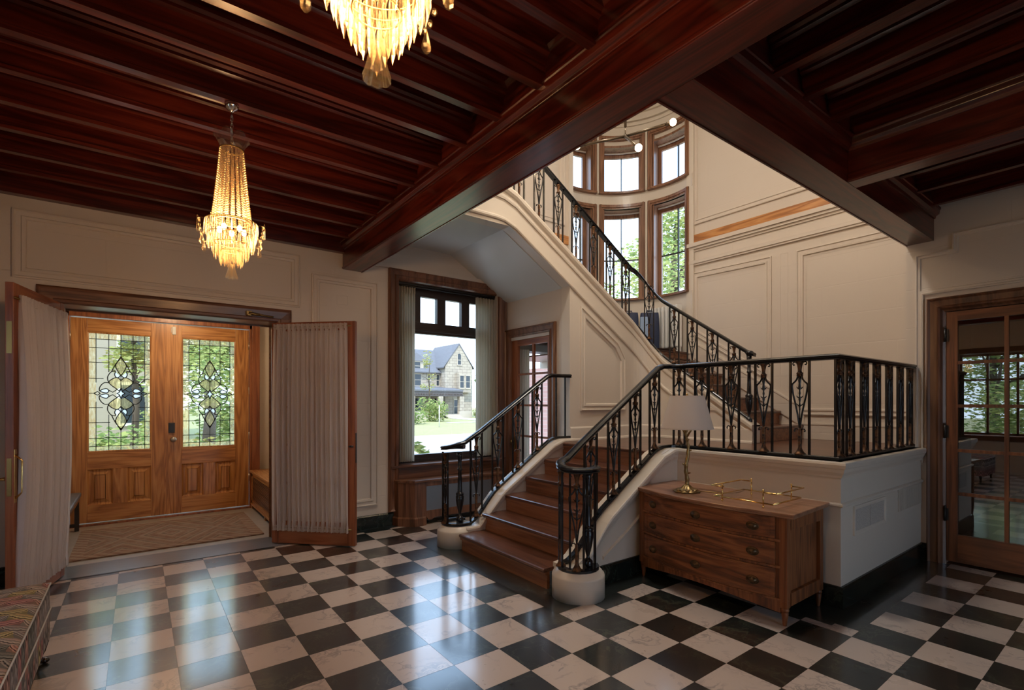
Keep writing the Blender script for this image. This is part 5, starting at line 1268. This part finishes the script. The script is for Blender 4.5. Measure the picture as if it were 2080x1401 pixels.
hwin(33.55,34.05,6.4,7.6,HY,True); hwin(28.0,29.2,.2,1.9,HY+1.5); hwin(26.2,27.2,.4,2.0,HY+1.5); hwin(30.9,31.9,-.1,1.9,HY+1.5)
hwin(33.0,34.2,-.1,1.7,HY)
# foliage
def leafcloud(mb,c,rad,n,size,rn,mats=1,squash=.85):
    for _ in range(n):
        while True:
            p=Vector((rn.uniform(-1,1),rn.uniform(-1,1),rn.uniform(-1,1)))
            if .25<p.length<1: break
        p=Vector((c[0]+p.x*rad,c[1]+p.y*rad,c[2]+p.z*rad*squash)); s=size*rn.uniform(.6,1.3)
        q=Matrix.Rotation(rn.uniform(0,6.28),3,'Z')@Matrix.Rotation(rn.uniform(-1.2,1.2),3,'X')
        a=q@Vector((s,0,0)); b=q@Vector((0,s*.55,0))
        mb.add([p-a,p+b,p+a,p-b],[(0,1,2,3)],rn.randrange(mats))
def tree(name,x,y,h_,rad,lab,seed,mats,n=1500,size=.12,trunk=True,z0=G,blobs=7,grp=None,cat='tree'):
    rn=random.Random(seed); r=empty(name,(x,y,z0),lab,cat,grp)
    if trunk:
        mb=MB(); mb.tube([(0,0,0),(.1,.05,h_*.3),(0,.1,h_*.6),(.1,0,h_*.9)],[rad*.09,rad*.07,rad*.05,rad*.015],8)
        for k in range(7):
            a=rn.uniform(0,6.28); z=h_*rn.uniform(.35,.7); L=rad*rn.uniform(.6,.95); mb.tube([(0,0,z),(L*.5*math.cos(a),L*.5*math.sin(a),z+L*.35),(L*math.cos(a),L*math.sin(a),z+L*.6)],[rad*.03,rad*.02,rad*.006],6)
        obj('trunk',mb,M['bark'],r)
    mb=MB()
    for k in range(blobs):
        a=rn.uniform(0,6.28); q=rn.uniform(0,.75)*rad; z=(h_*rn.uniform(.48,.95) if trunk else h_*rn.uniform(.2,.7)); leafcloud(mb,(q*math.cos(a),q*math.sin(a),z),rad*rn.uniform(.35,.55) if trunk else rad*.55,n//blobs,size,rn,len(mats))
    obj('foliage',mb,[M[m] for m in mats],r,recalc=False)
tree('tree',15.2,10.9,9.7,3.1,'leafy yellow green tree outside the right turret window',1,['leafA','leafB','leafA'],8500,.085,grp=None)
tree('tree',15.2,14.4,7.2,2.0,'leafy tree seen low through the middle turret window',2,['leafA','leafA','leafB'],3800,.08)
tree('tree',1.9,20.5,5.6,2.6,'bushy green tree outside the right front door glass',3,['leafA','leafA','leafB'],6000,.09)
tree('tree',-.15,22.0,6.5,1.5,'tall tree outside between the two front doors',4,['leafA','leafA','leafC'],3000,.09)
tree('tree',4.6,30.0,9.5,3.4,'broad tree behind the first ones outside the front doors',5,['leafB','leafA'],3000,.18)
tree('tree',-10.5,26.0,8.5,3.6,'distant tree left of the beige house outside the doors',6,['leafB','leafA'],2400,.22)
tree('shrub',3.3,24.5,2.6,1.7,'rounded shrub further back outside the right front door glass',21,['leafA','leafB'],1500,.12,False,cat='shrub')
tree('shrub',.6,27.0,2.2,1.3,'low shrub behind the bushy tree outside the right front door',22,['leafA','leafA','leafB'],1200,.12,False,cat='shrub')
tree('shrub',-.62,12.6,1.9,1.0,'dense shrub just outside the left front door glass',7,['leafB','leafA'],1500,.07,False,cat='shrub')
tree('shrub',1.05,13.9,1.5,.8,'small shrub outside the middle of the front doors',8,['leafB','leafC'],1000,.07,False,cat='shrub')
tree('shrub',24.6,47.0,2.7,1.9,'round green bush on the lawn before the stone house',9,['leafB','leafA'],1800,.13,False,cat='shrub')
tree('shrub',19.6,43,1.6,1.7,'lower bush left of the round bush on the lawn',10,['leafB'],1000,.13,False,cat='shrub')
tree('shrub',34.6,54.6,1.0,.9,'flowering shrub at the foot of the stone gable',11,['leafB','leafC'],500,.1,False,cat='shrub')
tree('tree',25.6,50.5,7.6,1.1,'slender autumn tree at the left edge of the picture window view',12,['leafC','leafA'],380,.12,cat='tree')
tree('tree',41.0,62,9.0,3,'hazy tree right of the stone house',13,['leafC','leafB'],1500,.2)
tree('plant',3.17,6.45,.75,.26,'young plant with broad leaves just outside the picture window sill',14,['leafB','leafA'],40,.06,True,z0=.12,blobs=2,cat='plant')
mb=MB(); mb.box(2.4,4.0,6.25,6.65,-.6,.12); S('planter_ledge',mb,M['stonetrim'],'stone ledge under the picture window outside','ledge')
tree('tree',-9.6,3.4,5.4,2.6,'garden tree outside the west windows',15,['leafB','leafA'],6000,.075)
tree('shrub',-6.2,2.35,3.1,1.5,'tall green hedge shrub outside the west window',23,['leafB','leafA'],5000,.06,False,cat='shrub')
tree('tree',-10.5,-2.4,7,2.6,'second garden tree outside the west windows behind the viewer',16,['leafA','leafB'],1800,.16)
nb=empty('house',(-1.9,32,G),'beige neighbouring house glimpsed through the left front door glass','house')
mb=MB(); mb.box(-3.6,3.1,0,7,0,8.4); obj('wall',mb,M['beige'],nb)
mb=MB(); mb.prism([(-4.1,8.3),(-.2,11.5),(3.6,8.3)],lambda a,b,d:(a,d,b),-.5,7.5); obj('roof',mb,M['shingle'],nb)
for x,z in ((1.2,4.2),(-1.6,4.2),(1.2,1.0)):
    mb=MB(); mb.box(x,x+1.1,-.05,.02,z,z+1.9); wn=obj('window',mb,M['housedark'],nb); mb=MB(); mb.frame(rect(x-.15,x+1.25,z-.15,z+2.05),[(0,0),(0,.1),(.15,.1),(.15,0)],lambda u,v,h_:(u,-h_,v)); obj('window_frame',mb,M['radwhite'],wn)
mb=MB(); mb.lathe([(.045,0),(.04,1.75),(.0001,1.76)],10); obj('post',mb,M['whiteplastic'],None,'slim white marker post on the lawn left of the path','post',loc=(19.4,36.5,G))
r=empty('lawn_sign',(27.6,43,G),'small white yard sign standing on the lawn','sign')
mb=MB(); mb.box(-.35,.35,-.02,.02,.25,.75); obj('board',mb,M['whiteplastic'],r)
mb=MB(); mb.box(-.03,.03,-.02,.02,0,.3); obj('stake',mb,M['whiteplastic'],r)

# ------------------------------------------------------------------ daylight
w=bpy.data.worlds.new('sky'); bpy.context.scene.world=w; w.use_nodes=True; nt=w.node_tree; nt.nodes.clear(); n=N(nt)
t=n('ShaderNodeTexCoord').outputs['Generated']
dp=n('ShaderNodeVectorMath',operation='DOT_PRODUCT',i={0:t,1:(-.62,-.70,.30)})
f=n.ramp(dp.outputs['Value'],[(.0,(0,0,0)),(.55,(1,1,1))])
up_=n('ShaderNodeSeparateXYZ',i={0:t}).outputs[2]
g=n.ramp(up_,[(.0,(.66,.82,1.0)),(.5,(.46,.69,1.0))])
stn=n.math('ADD',n.math('MULTIPLY',f,SKY_BACK),SKY_FRONT)
bg=n('ShaderNodeBackground'); nt.links.new(g,bg.inputs[0]); nt.links.new(stn,bg.inputs[1])
o=n('ShaderNodeOutputWorld'); nt.links.new(bg.outputs[0],o.inputs[0])
sn=bpy.data.lights.new('sun','SUN'); sn.energy=SUN; sn.angle=.009; sn.color=(1,.93,.82)
so=bpy.data.objects.new('sun',sn); C.objects.link(so); so.rotation_euler=Vector((.40,.45,-.80)).to_track_quat('-Z','Y').to_euler(); so.location=(-10,-10,15)
# ceiling lights out of view; the upper one is added to brighten the stairwell
def lamp(name,loc,size,en,col,lab):
    r=empty(name,loc,lab,'lamp')
    mb=MB(); mb.lathe([(size,0),(size,-.03),(size*.9,-.06),(size*.5,-.10),(.0001,-.11)],24); obj('bowl',mb,emit(name+'_glow',col,en/ (PI*size*size*PI)),r)
    mb=MB(); mb.lathe([(size*1.05,.0),(size*1.05,.02),(.001,.02)],24); obj('canopy',mb,M['oldbrass'],r)
lamp('unseen_ceiling_lamp',(.35,6.95,2.72),.13,VEL,(1,.74,.46),'small frosted ceiling lamp of the vestibule hidden above the doorway head')
lamp('unseen_ceiling_lamp',(3.2,3.0,6.37),.28,UPFILL,(1,.94,.85),'unseen frosted bowl light added high above the stairs to brighten the stairwell')

# ------------------------------------------------------------------ camera
cd=bpy.data.cameras.new('camera'); co=bpy.data.objects.new('camera',cd); C.objects.link(co)
cd.sensor_width=36; cd.lens=1016.47/2080*36; cd.shift_x=(1040-1065.33)/2080; cd.shift_y=(815.61-700.5)/2080; cd.clip_start=.05; cd.clip_end=500
co.location=(0,0,1.46817); co.rotation_euler=(PI/2,0,-.6571934)
sc=bpy.context.scene; sc.camera=co
sc.view_settings.view_transform='Standard'; sc.view_settings.look='None'; sc.view_settings.gamma=1; sc.view_settings.exposure=EXPO
cy=sc.cycles; cy.use_denoising=True; cy.max_bounces=10; cy.diffuse_bounces=5; cy.glossy_bounces=4; cy.transparent_max_bounces=24; cy.transmission_bounces=6; cy.sample_clamp_indirect=6; cy.caustics_reflective=False; cy.caustics_refractive=False
